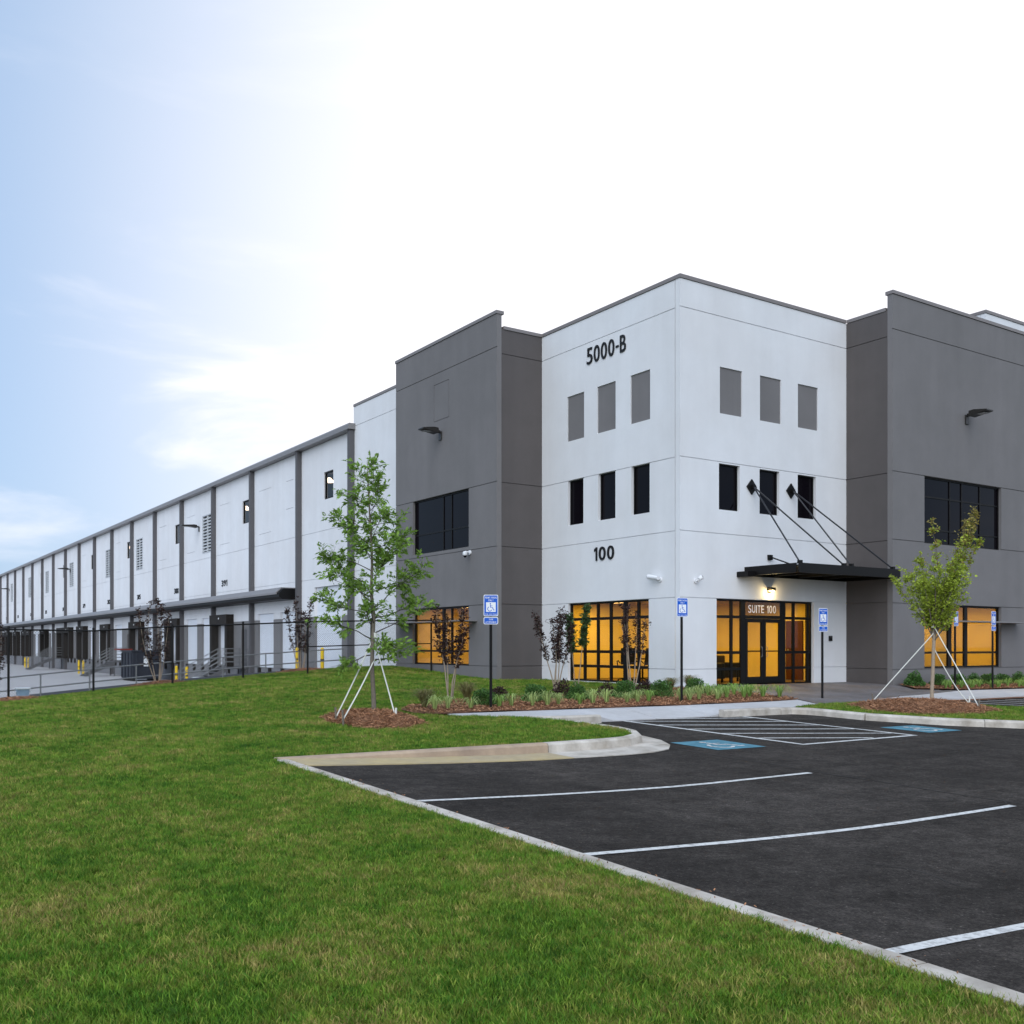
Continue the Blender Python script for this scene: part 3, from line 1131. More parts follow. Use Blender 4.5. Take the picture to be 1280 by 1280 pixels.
store = window('Y', YB, 22.1, 26.55, -0.06, 2.6, [22.86, (23.36, .2), (25.2, .2), 25.7, 26.38], [0.46, 0.96, 2.06], 'glass', mw=0.085, skip=sk, name='storefront')
pbox('Y', YB, .12, .17, 23.46, 25.1, 2.1, 2.54).build('pane', 'glass', store)
pbox('Y', YB, .104, .176, 23.46, 25.1, 2.02, 2.12).build('transom', 'black', store)
for a, b, hx in ((23.46, 24.275, 24.16), (24.285, 25.1, 24.4)):
    mb = MB()
    for q in ((a, a + .1, -.04, 2.015), (b - .1, b, -.04, 2.015), (a + .1, b - .1, -.04, .2), (a + .1, b - .1, 1.9, 2.015)):
        pbox('Y', YB, .1, .16, *q, mb)
    d = mb.build('entrance_door', 'black', bld)
    pbox('Y', YB, .125, .135, a + .1, b - .1, .2, 1.9).build('pane', 'glass', d)
    pbox('Y', YB, .13, .18, a + .1, b - .1, .98, 1.02).build('push_bar', 'blacksteel', d)
    MB().tube([(hx, YB + .1, .82), (hx, YB + .05, .84), (hx, YB + .05, 1.12), (hx, YB + .1, 1.14)], .013, 8).build('handle', 'galv', d)

# left tower
Xt, Yt = 18.7, 28.65
JT = [-0.5, 0.47, 2.6, 4.57, 6.78, 11.37, 12.5]
outl = []
for a, b, p, q in ((31.85, 32.97, 9.58, 9.6), (31.85, 32.97, 10.95, 10.97), (31.85, 31.87, 9.58, 10.97), (32.95, 32.97, 9.58, 10.97)):
    outl.append((a, b, p, q, 0.02))
facade('X', Xt, Yt, 36.06, JT, 'grey', [(30.47, 34.64, 0.46, 2.6, None), (30.47, 34.64, 4.7, 6.78, None)] + outl)
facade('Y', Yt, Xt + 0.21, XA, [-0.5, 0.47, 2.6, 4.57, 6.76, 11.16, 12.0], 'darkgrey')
window('X', Xt, 30.47, 34.64, 0.46, 2.6, [31.85, (32.45, .14)], [0.98, 2.06], 'glass', mw=0.07)
window('X', Xt, 30.47, 34.64, 4.7, 6.78, [31.85, 32.45], [5.45], fw=.05)
MB().box(Xt + .2, 40, 36.06, 36.2, -.5, 12.4).build('end_wall', 'grey', bld)

# right block
Xr, Yr = 28.2, 19.91
JR = [-0.5, 0.4, 2.55, 4.6, 6.8, 11.37, 12.5]
facade('Y', Yr, Xr, 58, JR, 'grey', [(29.9, 34.47, 0.42, 2.55, None), (29.9, 34.47, 4.57, 6.8, None)])
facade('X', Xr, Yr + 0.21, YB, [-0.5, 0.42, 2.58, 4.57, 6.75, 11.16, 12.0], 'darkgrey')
window('Y', Yr, 29.9, 34.47, 0.42, 2.55, [(31.5, .2), (32.45, .18)], [0.94], 'glass', mw=0.07)
window('Y', Yr, 29.9, 34.47, 4.57, 6.8, [31.5, 32.2, 33.3], [5.05, 6.14], fw=.05)

# pale parapet block rising behind the right block
facade('Y', 20.75, 34.9, 57.8, [11.0, 12.6, 13.35], 'white')
MB().box(34.9, 35.1, 20.96, 25, 11, 13.35).build('parapet_wall', 'white', bld)

# white piece between tower and warehouse
XW = 19.6
facade('X', XW, 36.2, 41.95, [-0.5, 2.6, 4.57, 6.75, 11.16, 12.05], 'white')

# warehouse bays
PIL = [41.97, 48.2] + [55.1 + 6.88 * k for k in range(0, 18)]
YEND = PIL[-1]
doors = [49.8, 53.24]
c = 56.68
k = 2
man = {56.68 + 27.52 * j for j in range(5)}
dock_c, man_c = [], []
for j in range(0, 38):
    c = 49.8 + 3.44 * j
    if c > YEND - 1.5:
        break
    if (j - 2) % 8 == 0:
        man_c.append(c)
    else:
        dock_c.append(c)
shel = [60.12 + 10.32 * j for j in range(0, 11)] + [108.28, 122.04, 135.8, 149.56]
high_w = [44.75, 56.45, 70.37, 84.2, 97.9, 111.7, 125.4, 139.2, 153]
louv = [63.6, 80.7, 91.4, 107.6, 121.5, 133.5, 148.3]
hw, hl = 0.55, 1.0
for i, (a, b) in enumerate(zip(PIL, PIL[1:])):
    fe = []
    for y_ in high_w:
        if a < y_ < b:
            fe.append((y_ - hw, y_ + hw, 8.23, 9.55, None))
    for y_ in louv:
        if a < y_ < b:
            fe.append((y_ - hl, y_ + hl, 7.1, 9.52, None))
    if i == 0:
        fe.append((43.25, 46.45, 0.0, 4.05, None))
        bands = [(-0.5, 2.6, 'dado'), (2.6, 4.45, 'white')]
    else:
        for y_ in dock_c:
            if a - 1.3 < y_ < b + 1.3:
                fe.append((y_ - 1.22, y_ + 1.22, 0.0, 2.95, None))
        for y_ in man_c:
            if a < y_ < b:
                fe.append((y_ - .5, y_ + .5, 0.0, 2.13, None))
        bands = [(-1.4, -0.02, 'slabdark'), (-0.02, 2.6, 'dado'), (2.6, 4.45, 'white')]
    if i in (1, 2, 3, 4, 6, 8):                    # knock-out outlines cast into the panels
        for z_ in (7.35, 9.75):
            fe.append((a + 4.2, a + 6.0, z_, z_ + .03, 0.03))
        if i == 1:
            fe += [(a + 1.0, a + 2.0, 8.3, 8.33, .03), (a + 1.0, a + 2.0, 9.75, 9.78, .03)]
    for z0, z1, m_ in bands:
        fq = [q for q in fe if q[2] < z1 and q[3] > z0]
        for ua, ub in panel_runs(a, b, z0, z1, fq):
            relief('X', XW, ua, ub, z0, z1, fq, lipu=False).build('wall_panel', m_, bld)
    for z0, z1 in ((4.45, 6.75), (6.75, 11.0)):
        relief('X', XW, a, b, z0, z1, [q for q in fe if q[2] < z1 and q[3] > z0], lipu=True).build('wall_panel', 'white', bld)
for p in PIL:
    z0 = -1.35 if p > 48.5 else -0.45
    MB().box(XW - .25, XW - .002, p - .125, p + .125, z0, 10.98).build('pilaster', 'pilaster', bld)
MB().prism([(XW - .36, 11.002), (XW + .3, 11.002), (XW + .3, 11.27), (XW - .31, 11.27), (XW - .36, 11.2)], 'y', 41.75, YEND).build('eave_gutter', 'gutter_metal', bld)
# dock canopy
cano_prof = [(XW - .003, 3.55), (18.78, 3.55), (18.62, 3.68), (18.62, 3.86), (18.86, 4.1), (XW - .003, 4.1)]
MB().prism(cano_prof, 'y', 48.66, YEND).build('dock_canopy', 'blacksteel', bld)
MB().prism([(18.85, 4.105), (18.6, 3.87), (18.6, 3.8), (18.55, 3.8), (18.55, 3.9), (18.83, 4.16), (XW - .01, 4.16), (XW - .01, 4.105)], 'y', 48.9, YEND).build('canopy_flashing', 'gutter_metal', bld)

# dock doors (sectional), shelters, personnel doors
dd = relief('X', 0, -1.215, 1.215, 0.0, 2.945, [(-1.2, 1.2, z - .012, z + .012, .02) for z in (.49, .98, 1.47, 1.96, 2.45)], T=.06, lip=0).build('dock_door', 'dock')
dd.parent = bld
first = True
for y_ in dock_c:
    o = dd if first else dd.copy()
    if not first:
        COL.objects.link(o)
    first = False
    o.location = Vector((XW + .13, y_, 0)) - bld.location
drv = relief('X', XW + .13, 43.26, 46.44, 0.0, 4.045, [(43.3, 46.4, z - .012, z + .012, .02) for z in (.58, 1.16, 1.74, 2.32, 2.9, 3.48)], T=.06, lip=0).build('drive_in_door', 'dock', bld)
bp = MB().box(-.12, 0, -.12, .12, -.45, -.02).build('dock_bumper', 'rubber')
bp.parent = bld
first = True
for y_ in dock_c[:16]:
    for s in (-.8, .8):
        o = bp if first else bp.copy()
        if not first:
            COL.objects.link(o)
        first = False
        o.location = Vector((XW - .002, y_ + s, 0)) - bld.location
shp = empty('dock_shelter', (0, 0, 0))
shp.parent = bld
hd = MB().box(-.46, -.002, -1.6, 1.6, 2.5, 3.05).build('head_pad', 'rubber')
s1 = MB().box(-.44, -.002, -1.6, -1.23, -.05, 2.498).build('side_pad', 'rubber')
s2 = MB().box(-.44, -.002, 1.23, 1.6, -.05, 2.498).build('side_pad', 'rubber')
lp = MB().tube([(-.5, -.25, 2.82), (-.462, -.25, 2.82)], .05, 8).build('dock_light', 'whiteplast')
for q in (hd, s1, s2, lp):
    q.parent = shp
first = True
for y_ in shel:
    o = shp if first else copy_tree(shp, bld)
    first = False
    o.location = Vector((XW, y_, 0)) - bld.location
for y_ in man_c:
    d = pbox('X', XW, .08, .13, y_ - .495, y_ + .495, 0, 2.125).build('personnel_door', 'pilaster', bld)
    pbox('X', XW, .05, .08, y_ + .36, y_ + .42, .98, 1.04).build('handle', 'galv', d)
for y_ in high_w:
    w = window('X', XW, y_ - hw, y_ + hw, 8.23, 9.55, [], [], 'glass', fw=.07, inset=.06)
    if y_ in (44.75, 56.45, 84.2):                  # a high bay lamp burning inside
        MB().tube([(XW * 1.16, y_ * 1.16, 10.28), (XW * 1.16, y_ * 1.16, 10.5)], [.32, .12], 14).build('high_bay_light', 'hibay', bld)
for y_ in louv:
    fr = MB()
    for a, b, p, q in ((y_ - hl, y_ - hl + .06, 7.1, 9.52), (y_ + hl - .06, y_ + hl, 7.1, 9.52), (y_ - hl + .06, y_ + hl - .06, 7.1, 7.16), (y_ - hl + .06, y_ + hl - .06, 9.46, 9.52), (y_ - .03, y_ + .03, 7.16, 9.46)):
        pbox('X', XW, -.02, .1, a, b, p, q, fr)
    fr = fr.build('louver', 'louver', bld)
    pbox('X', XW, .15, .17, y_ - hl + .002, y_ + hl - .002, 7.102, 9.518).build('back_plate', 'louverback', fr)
    for s in (-1, 1):
        c0, c1 = (y_ - hl + .06, y_ - .03) if s < 0 else (y_ + .03, y_ + hl - .06)
        for z_ in np.arange(7.22, 9.4, .2):
            mb = MB()
            mb.prism([(XW + .0, z_), (XW + .1, z_ + .12), (XW + .1, z_ + .135), (XW + .0, z_ + .02)], 'y', c0, c1)
            mb.build('slat', 'louver', fr)


MB().box(57.8, 58, Yr + .202, 36.0, -.5, 12.0).build('end_wall', 'grey', bld)
# copings along the parapets
def coping(x0, x1, y0, y1, z):
    MB().box(x0, x1, y0, y1, z, z + .11).build('coping', 'coping', bld)


coping(XA - .03, XA + .3, YB - .03, Yt - .032, 12.0)
coping(XA + .302, 28.178, YB - .03, YB + .28, 12.0)
coping(Xt - .03, Xt + .28, Yt - .03, 36.09, 12.5)
coping(Xt + .282, XA + .3, Yt - .03, Yt + .25, 12.0)
coping(Xr - .03, 58, Yr - .03, Yr + .26, 12.5)
coping(Xr - .02, Xr + .25, Yr + .262, YB - .032, 12.0)
coping(34.87, 57.8, 20.72, 21.0, 13.35)
coping(34.87, 35.13, 21.002, 25, 13.35)
coping(XW - .03, XW + .25, 36.2, 41.93, 12.05)
# roofs and hidden shell
MB().box(XW + .21, 60, 36.3, YEND, 10.9, 11.0).box(59.8, 60, 36.3, YEND, -.5, 10.9).box(XW + .25, 60, YEND - .2, YEND - .001, -1.3, 10.88).build('warehouse_roof', 'grey', bld)
MB().box(XA + .21, 57.7, YB + .25, 36, 11.2, 11.3).box(Xr + .25, 57.7, Yr + .22, YB + .2, 11.31, 11.4).box(Xt + .22, XA + .2, Yt + .22, 36, 11.41, 11.5).build('office_roof', 'grey', bld)
MB().box(XA + .21, 42, YB + .21, 36, 2.95, 3.1).build('upper_floor', 'ceil', bld)


# rooms behind the lit ground floor glass
def room(x0, x1, y0, y1, z0, z1, openings):
    w = MB()
    if 'x0' not in openings:
        w.box(x0 - .1, x0, y0, y1, z0, z1)
    if 'y0' not in openings:
        w.box(x0, x1, y0 - .1, y0, z0, z1)
    w.box(x1, x1 + .1, y0, y1, z0, z1)
    w.box(x0, x1, y1, y1 + .1, z0, z1)
    w.build('interior_wall', 'inwall', bld)
    MB().box(x0, x1, y0, y1, z0 - .12, z0 - .01).build('interior_floor', 'infloor', bld)
    MB().box(x0, x1, y0, y1, z1, z1 + .08).build('interior_ceiling', 'ceil', bld)


def room_light(x, y, z, pw, sz=0.5):
    fx = MB().box(x - .32, x + .32, y - .32, y + .32, z - .05, z - .004).build('ceiling_light', 'ceil', bld)
    MB().box(x - .28, x + .28, y - .28, y + .28, z - .056, z - .051).build('diffuser', 'lampon', fx)
    l = bpy.data.lights.new('ceiling_lamp', 'AREA')
    l.energy = pw * 0.95
    l.size = sz
    l.color = (1, 0.64, 0.045)
    o = bpy.data.objects.new('ceiling_lamp', l)
    COL.objects.link(o)
    o.location = (x, y, z - .07)


room(XA + .21, 27.4, YB + .21, 28.4, 0, 2.72, ('x0', 'y0'))
room_light(22.2, 23.3, 2.72, 16)
room_light(25.6, 23.3, 2.72, 75)
room_light(22.4, 26.9, 2.72, 70)
room_light(25.4, 26.6, 2.72, 35)
room(Xt + .21, 22.3, 29.3, 35.6, 0, 2.72, ('x0',))
room_light(21.0, 31.0, 2.72, 75)
room_light(20.3, 33.8, 2.72, 28)
room(28.8, 36.2, Yr + .21, 23.5, 0, 2.72, ('y0',))
room_light(31.0, 21.8, 2.72, 34)
room_light(34.2, 21.8, 2.72, 62)
# inner partition with its wood door, seen through the storefront
pd = pbox('X', 27.4, -.05, -.003, 22.84, 23.56, 0, 2.03).build('wood_door', 'wood', bld)
MB().box(27.33, 27.349, 23.42, 23.48, 1.0, 1.06).build('handle', 'galv', pd)
MB().box(32.55, 32.65, Yr + .9, 23.4, 0, 2.7).build('interior_partition', 'inwall', bld)

# sunshade blades on the two ground floor windows
for nm, a in (('x', 0), ('y', 0)):
    if nm == 'x':
        b_ = MB().box(Xt - .75, Xt - .002, 29.9, 35.6, 2.03, 2.07).build('sunshade_blade', 'gutter_metal', bld)
    else:
        b_ = MB().box(30.3, 35.4, Yr - .6, Yr - .002, 1.97, 2.01).build('sunshade_blade', 'gutter_metal', bld)


# ------------------------------------------------------------------ lettering
def glyph_mesh(ch, off=0.0):
    if ch == '1':          # flagged numeral one
        V = [(.14, 0, 0), (.14, .6, 0), (0, .5, 0), (0, .62, 0), (.17, .74, 0), (.27, .74, 0), (.27, 0, 0)]
        return V, [(0, 1, 5, 6), (1, 2, 3, 4, 5)]
    cu = bpy.data.curves.new('glyph', 'FONT')
    cu.body = ch
    cu.size = 1
    cu.fill_mode = 'FRONT'
    cu.offset = off
    o = bpy.data.objects.new('glyph', cu)
    COL.objects.link(o)
    dg = bpy.context.evaluated_depsgraph_get()
    dg.update()
    ev = o.evaluated_get(dg)
    me = ev.to_mesh()
    V = [tuple(v.co) for v in me.vertices]
    Fs = [tuple(p.vertices) for p in me.polygons]
    ev.to_mesh_clear()
    bpy.data.objects.remove(o)
    bpy.data.curves.remove(cu)
    return V, Fs


GL = {}
GWID = {'1': .45, '-': .45, 'I': .28, 'B': .95, 'W': 1.45, 'M': 1.35, ' ': .5, 'T': .95, 'E': .9, 'L': .85}


def text_glyphs(s, h, wr=0.55, sp=0.16, off=0.012):
    """[(char, verts 2-D, faces)], total width; every glyph h tall"""
    x = 0
    o = []
    for ch in s:
        w = h * wr * GWID.get(ch, 1.0)
        if ch != ' ':
            if (ch, off) not in GL:
                GL[(ch, off)] = glyph_mesh(ch, off)
            V, Fs = GL[(ch, off)]
            xs = [v[0] for v in V]
            ys = [v[1] for v in V]
            sx = w / (max(xs) - min(xs))
            if ch == '-':
                sy, oy = h * .12 / (max(ys) - min(ys)), h * .38
            else:
                sy, oy = h / (max(ys) - min(ys)), 0
            o.append((ch, [(x + (v[0] - min(xs)) * sx, oy + (v[1] - min(ys)) * sy) for v in V], Fs))
        x += w + h * sp
    return o, x - h * sp


def place_text(s, h, P, m, parent, total=None, name='numeral', depth=0.03, joined=False, wr=.55, off=0.012, sp=.16):
    """P(u, v, d) -> world point; d is how far it stands proud"""
    gl, w = text_glyphs(s, h, wr, sp, off)
    k = (total / w) if total else 1
    al = MB()
    for ch, V, Fs in gl:
        mb = al if joined else MB()
        n = len(mb.v)
        nv = len(V)
        mb.v += [P(x * k, y, depth) for x, y in V] + [P(x * k, y, 0.0) for x, y in V]
        ed = {}
        for f in Fs:
            mb.f.append(tuple(n + i for i in f))
            for a, b in zip(f, f[1:] + f[:1]):
                e = (min(a, b), max(a, b))
                ed[e] = ed.get(e, 0) + 1
        for (a, b), c_ in ed.items():
            if c_ == 1:
                mb.f.append((n + a, n + b, n + nv + b, n + nv + a))
        if not joined:
            mb.build({'-': 'hyphen'}.get(ch, 'letter' if ch.isalpha() else 'numeral'), m, parent, fix=False)
    if joined:
        return al.build(name, m, parent, fix=False)


def wall_number(s, label, yl, yr, z, h, X=XA, joined=False, wr=.55, off=0.015, grp=None):
    t = thing('wall_number', label, 'number sign', (X, (yl + yr) / 2, z), grp)
    place_text(s, h, lambda u, v, d: (X - .004 - d, yl - u, z + v), 'text', t, yl - yr, joined=joined, wr=wr, off=off)
    return t


wall_number('5000-B', 'large black street number 5000-B high on the white corner block', 26.09, 24.12, 10.43, .54, off=0.006, wr=.62)
wall_number('100', 'black suite number 100 on the white wall above the left shop window', 25.7, 24.7, 3.94, .44, off=0.01, wr=.6)
nums = ['391', '388', '385', '382', '379', '376', '373', '370', '367', '364']
nth = ['nearest', 'second', 'third', 'fourth', 'fifth', 'sixth', 'eighth', 'ninth', 'eleventh', 'twelfth']
for i, s in enumerate(nums):
    yc = 60.2 + 10.32 * i
    wall_number(s, f'small black dock number {s} over the {nth[i]} dock shelter along the white wall', yc + .52, yc - .52, 4.8, .37, XW, wr=.5, off=.015, grp='black dock numbers on the long white wall')

st_ = thing('door_sign', 'white SUITE 100 lettering on the glass above the entrance doors', 'sign', (23.57, YB + .11, 2.18))
place_text('SUITE 100', .24, lambda u, v, d: (23.6 + u, YB + .117 - d, 2.2 + v), 'textw', st_, 1.26, depth=.004, off=0.0)

# ------------------------------------------------------------------ entrance canopy
cz0, cz1, cy0, cy1, cx0, cx1 = 3.32, 3.6, 19.58, YB - .004, 23.3, 28.13
cn = thing('entrance_canopy', 'flat black steel canopy hung on four rods over the entrance doors', 'canopy', (24.3, YB, cz0))


def channel(mb, p, q, h=.28, fl=.09, th=.02):
    """a C-section beam: web and two flanges"""
    p, q = Vector(p), Vector(q)
    d = (q - p).normalized()
    s = Vector((-d.y, d.x, 0)) * fl
    for z0, z1, wid in ((0, th, 1), (h - th, h, 1)):
        a, b = p + s * 0, q + s * 0
        pts = [a, b, b + s, a + s]
        n = len(mb.v)
        mb.v += [(v.x, v.y, v.z + z0) for v in pts] + [(v.x, v.y, v.z + z1) for v in pts]
        mb.f += [tuple(n + i for i in qd) for qd in ((0, 3, 2, 1), (4, 5, 6, 7), (0, 1, 5, 4), (1, 2, 6, 5), (2, 3, 7, 6), (3, 0, 4, 7))]
    s2 = s.normalized() * th
    pts = [p, q, q + s2, p + s2]
    n = len(mb.v)
    mb.v += [(v.x, v.y, v.z + th) for v in pts] + [(v.x, v.y, v.z + h - th) for v in pts]
    mb.f += [tuple(n + i for i in qd) for qd in ((0, 3, 2, 1), (4, 5, 6, 7), (0, 1, 5, 4), (1, 2, 6, 5), (2, 3, 7, 6), (3, 0, 4, 7))]
    return mb


channel(MB(), (cx0, cy0, cz0), (cx1, cy0, cz0)).build('front_beam', 'blacksteel', cn)
channel(MB(), (cx0, cy1, cz0), (cx0, cy0 + .1, cz0)).build('side_beam', 'blacksteel', cn)
channel(MB(), (cx1, cy0 + .1, cz0), (cx1, cy1, cz0)).build('side_beam', 'blacksteel', cn)
channel(MB(), (cx1 - .02, cy1, cz0), (cx0 + .02, cy1, cz0)).build('wall_beam', 'blacksteel', cn)
for x in (24.5, 25.7, 26.9):
    MB().box(x - .04, x + .04, cy0 + .1, cy1 - .1, cz0 + .03, cz0 + .16).build('cross_beam', 'blacksteel', cn)
MB().box(cx0 + .03, cx1 - .03, cy0 + .03, cy1 - .02, cz1 - .09, cz1 - .05).build('deck', 'blacksteel', cn)
MB().box(22.96, cx0 - .002, cy1 - .45, cy1, cz0 - .04, cz0 + .12).build('bracket', 'blacksteel', cn)
for x, z, ends in ((23.6, 6.1, (23.45, 25.45)), (25.41, 6.13, (25.8, 27.85))):
    r = .24
    MB().prism([(x - r * .9, z), (x, z - r), (x + r * .9, z), (x, z + r)], 'y', YB - .05, YB - .003).build('anchor_plate', 'blacksteel', cn)
    MB().box(x - .05, x + .07, YB - .14, YB - .052, z - .05, z + .05).build('lug', 'blacksteel', cn)
    for e in ends:
        MB().tube([(x, YB - .1, z), (e, cy0 + .1, cz1 + .03)], .024, 8).build('rod', 'rodsteel', cn)
        MB().box(e - .05, e + .05, cy0 + .03, cy0 + .15, cz1 - .02, cz1 + .08).build('lug', 'blacksteel', cn)
MB().box(24.33, 24.5, YB - .08, YB - .003, 3.87, 4.03).build('anchor_plate', 'blacksteel', cn)
MB().tube([(24.45, YB - .08, 3.95), (24.75, cy1 - .9, cz1)], .022, 8).build('rod', 'blacksteel', cn)


# ------------------------------------------------------------------ wall lamps, cameras
def wall_lamp(label, P, L, group=None):
    """P(u, out, v) -> world; head reaches along u"""
    t = thing('wall_lamp', label, 'wall lamp', P(0, 0, 0), group)

    def bx(u0, u1, o0, o1, v0, v1, nm, m):
        mb = MB()
        pts = [P(u, o, v) for v in (v0, v1) for u, o in ((u0, o0), (u1, o0), (u1, o1), (u0, o1))]
        mb.v = [tuple(p) for p in pts]
        mb.f = [(0, 3, 2, 1), (4, 5, 6, 7), (0, 1, 5, 4), (1, 2, 6, 5), (2, 3, 7, 6), (3, 0, 4, 7)]
        return mb.build(nm, m, t, bevel=.008)
    bx(-.09, .09, .004, .05, -.16, .16, 'wall_plate', 'lampbody')
    bx(-.05, .05, .05, .198, .1, .2, 'arm', 'lampbody')
    hp = MB()
    for o_, v0, v1 in ((.2, .06, .25), (.38, .09, .27), (.26 + L, .15, .2)):
        hp.v += [tuple(P(u, o_, v)) for u, v in ((-.2, v0), (.2, v0), (.2, v1), (-.2, v1))]
    hp.f = [(0, 1, 2, 3), (11, 10, 9, 8)] + [(4 * a + k, 4 * a + (k + 1) % 4, 4 * a + 4 + (k + 1) % 4, 4 * a + 4 + k) for a in (0, 1) for k in range(4)]
    hp.build('head', 'lampbody', t, bevel=.01)
    bx(-.14, .14, .44, .26 + L - .1, .1, .112, 'lens', 'lens')
    return t


wall_lamp('dark shoebox wall lamp on the grey tower left of the corner block', lambda u, o, v: (Xt - o, 32.45 + u, 8.98 + v), .6)
wall_lamp('dark shoebox wall lamp on the grey block right of the entrance', lambda u, o, v: (32.3 + u, Yr - o, 8.95 + v), .6)
for i, (y_, l) in enumerate(((65.3, 'wall lamp on the long warehouse wall beside the nearest louver'), (108.3, 'wall lamp midway along the long warehouse wall, over the far louver'),
                             (150.5, 'wall lamp farthest along the long warehouse wall, near the frame edge'))):
    wall_lamp(l, lambda u, o, v, y_=y_: (XW - o, y_ + u, 8.75 + v), .9)


def dome_cam(label, P):
    t = thing('security_camera', label, 'camera', P(0, 0, 0))
    MB().tube([P(0, .003, 0), P(0, .05, 0)], .08, 12).build('mount', 'camwhite', t)
    MB().tube([P(0, .05, 0), P(0, .2, .02), P(0, .22, -.02)], [.035, .035, .03], 8).build('arm', 'camwhite', t)
    mb = MB().tube([P(0, .22, .03), P(0, .22, -.01), P(0, .22, -.09), P(0, .22, -.12)], [.05, .085, .085, .06], 12)
    mb.build('housing', 'camwhite', t)
    MB().tube([P(0, .22, -.12), P(0, .22, -.16), P(0, .22, -.19)], [.065, .055, .02], 12).build('dome', 'darkglass', t, smooth=True)


def bullet_cam(label, P, ln=.34):
    t = thing('security_camera', label, 'camera', P(0, 0, 0))
    MB().tube([P(0, .003, 0), P(0, .04, 0)], .075, 12).build('mount', 'camwhite', t)
    MB().tube([P(0, .04, 0), P(.06, .13, .02)], .03, 8).build('arm', 'camwhite', t)
    MB().tube([P(-.06, .15, .04), P(ln, .18, .1)], [.06, .075], 12).build('housing', 'camwhite', t)
    MB().tube([P(ln, .18, .1), P(ln + .03, .182, .105)], [.055, .05], 12).build('lens', 'darkglass', t)


dome_cam('white dome security camera on the grey tower beside the upper window', lambda u, o, v: (Xt - o, 30.36 + u, 4.48 + v))
bullet_cam('white bullet security camera right of the number 100', lambda u, o, v: (XA - o, 22.55 + u, 3.16 + v))
bullet_cam('small white round security camera on the entrance wall near the corner', lambda u, o, v: (21.22 + u * .35, YB - o * 1.2, 3.1 + v), .16)
cr = thing('card_reader', 'small black card reader box on the white wall right of the entrance doors', 'card reader', (27.34, YB, 1.42))
MB().box(27.28, 27.42, YB - .06, YB - .003, 1.33, 1.5).build('housing', 'text', cr, bevel=.008)
MB().box(27.3, 27.4, YB - .064, YB - .061, 1.42, 1.48).build('key_pad', 'lampbody', cr)

# entrance sconce (lit)
sc = thing('entrance_lamp', 'small lit lamp on the wall above the entrance doors', 'wall lamp', (24.4, YB, 2.95))
MB().box(24.33, 24.47, YB - .03, YB - .003, 2.82, 3.0).build('wall_plate', 'lampbody', sc)
MB().prism([(YB - .03, 2.97), (YB - .03, 3.02), (YB - .2, 3.0), (YB - .22, 2.93), (YB - .2, 2.9)], 'x', 24.31, 24.49).build('shade', 'lampbody', sc)
MB().box(24.34, 24.46, YB - .17, YB - .06, 2.885, 2.91).build('bulb', 'lampon', sc)
ll = bpy.data.lights.new('entrance_bulb', 'POINT')
ll.energy = 11
ll.shadow_soft_size = .05
ll.color = (1, .75, .35)
lo = bpy.data.objects.new('entrance_bulb', ll)
COL.objects.link(lo)
lo.location = (24.4, YB - .2, 2.84)
# ------------------------------------------------------------------ furniture behind the glass
def office_chair(label, x, y, rot):
    t = thing('office_chair', label, 'chair', (x, y, 0), 'office chairs behind the shop window')
    cs, sn = math.cos(rot), math.sin(rot)

    def R(p):
        return (x + p[0] * cs - p[1] * sn, y + p[0] * sn + p[1] * cs, p[2])

    def rb(nm, x0, x1, y0, y1, z0, z1, tilt=0):
        mb = MB().box(x0, x1, y0, y1, z0, z1)
        mb.v = [R((a, b + (c_ - z0) * tilt, c_)) for a, b, c_ in mb.v]
        return mb.build(nm, 'leather', t, bevel=.03)
    rb('seat', -.25, .25, -.25, .25, .42, .5)
    rb('backrest', -.24, .24, .2, .27, .55, 1.1, .15)
    for s in (-1, 1):
        MB().tube([R((s * .27, -.1, .46)), R((s * .3, -.12, .66)), R((s * .3, .15, .68)), R((s * .26, .22, .6))], .018, 6).build('armrest', 'black', t)
    MB().tube([R((0, 0, .42)), R((0, 0, .1))], .03, 8).build('pedestal', 'black', t)
    for k in range(5):
        a = 2 * PI * k / 5
        l = MB().tube([R((0, 0, .12)), R((.28 * math.cos(a), .28 * math.sin(a), .06))], .02, 6).build('base_spoke', 'black', t)
        MB().tube([R((.28 * math.cos(a), .28 * math.sin(a) - .02, .03)), R((.28 * math.cos(a), .28 * math.sin(a) + .02, .03))], .03, 8).build('castor', 'black', l)


office_chair('dark office chair behind the left shop window, nearer the middle mullion', 21.75, 25.45, 2.6)
office_chair('dark office chair behind the left shop window, nearer the corner', 21.7, 24.6, 3.4)
tb = thing('meeting_table', 'dark meeting table behind the chairs in the left shop window', 'table', (22.9, 25, 0))
MB().box(22.35, 23.6, 24.0, 26.4, .71, .75).build('table_top', 'wood', tb, bevel=.01)
for x, y_ in ((22.45, 24.1), (23.5, 24.1), (22.45, 26.3), (23.5, 26.3)):
    MB().box(x - .03, x + .03, y_ - .03, y_ + .03, 0, .71).build('leg', 'black', tb)


def armchair(label, x, y):
    t = thing('armchair', label, 'armchair', (x, y, 0), 'lobby armchairs')
    MB().box(x - .3, x + .3, y - .34, y + .3, .12, .44).build('seat', 'leather', t, bevel=.04)
    MB().box(x - .42, x + .42, y + .305, y + .5, .12, .85).build('backrest', 'leather', t, bevel=.05)
    for s in (-1, 1):
        MB().box(x + s * .37 - .065, x + s * .37 + .065, y - .38, y + .3, .12, .62).build('armrest', 'leather', t, bevel=.04)
        for dy in (-.3, .4):
            MB().box(x + s * .36 - .025, x + s * .36 + .025, y + dy - .025, y + dy + .025, 0, .12).build('leg', 'black', t)


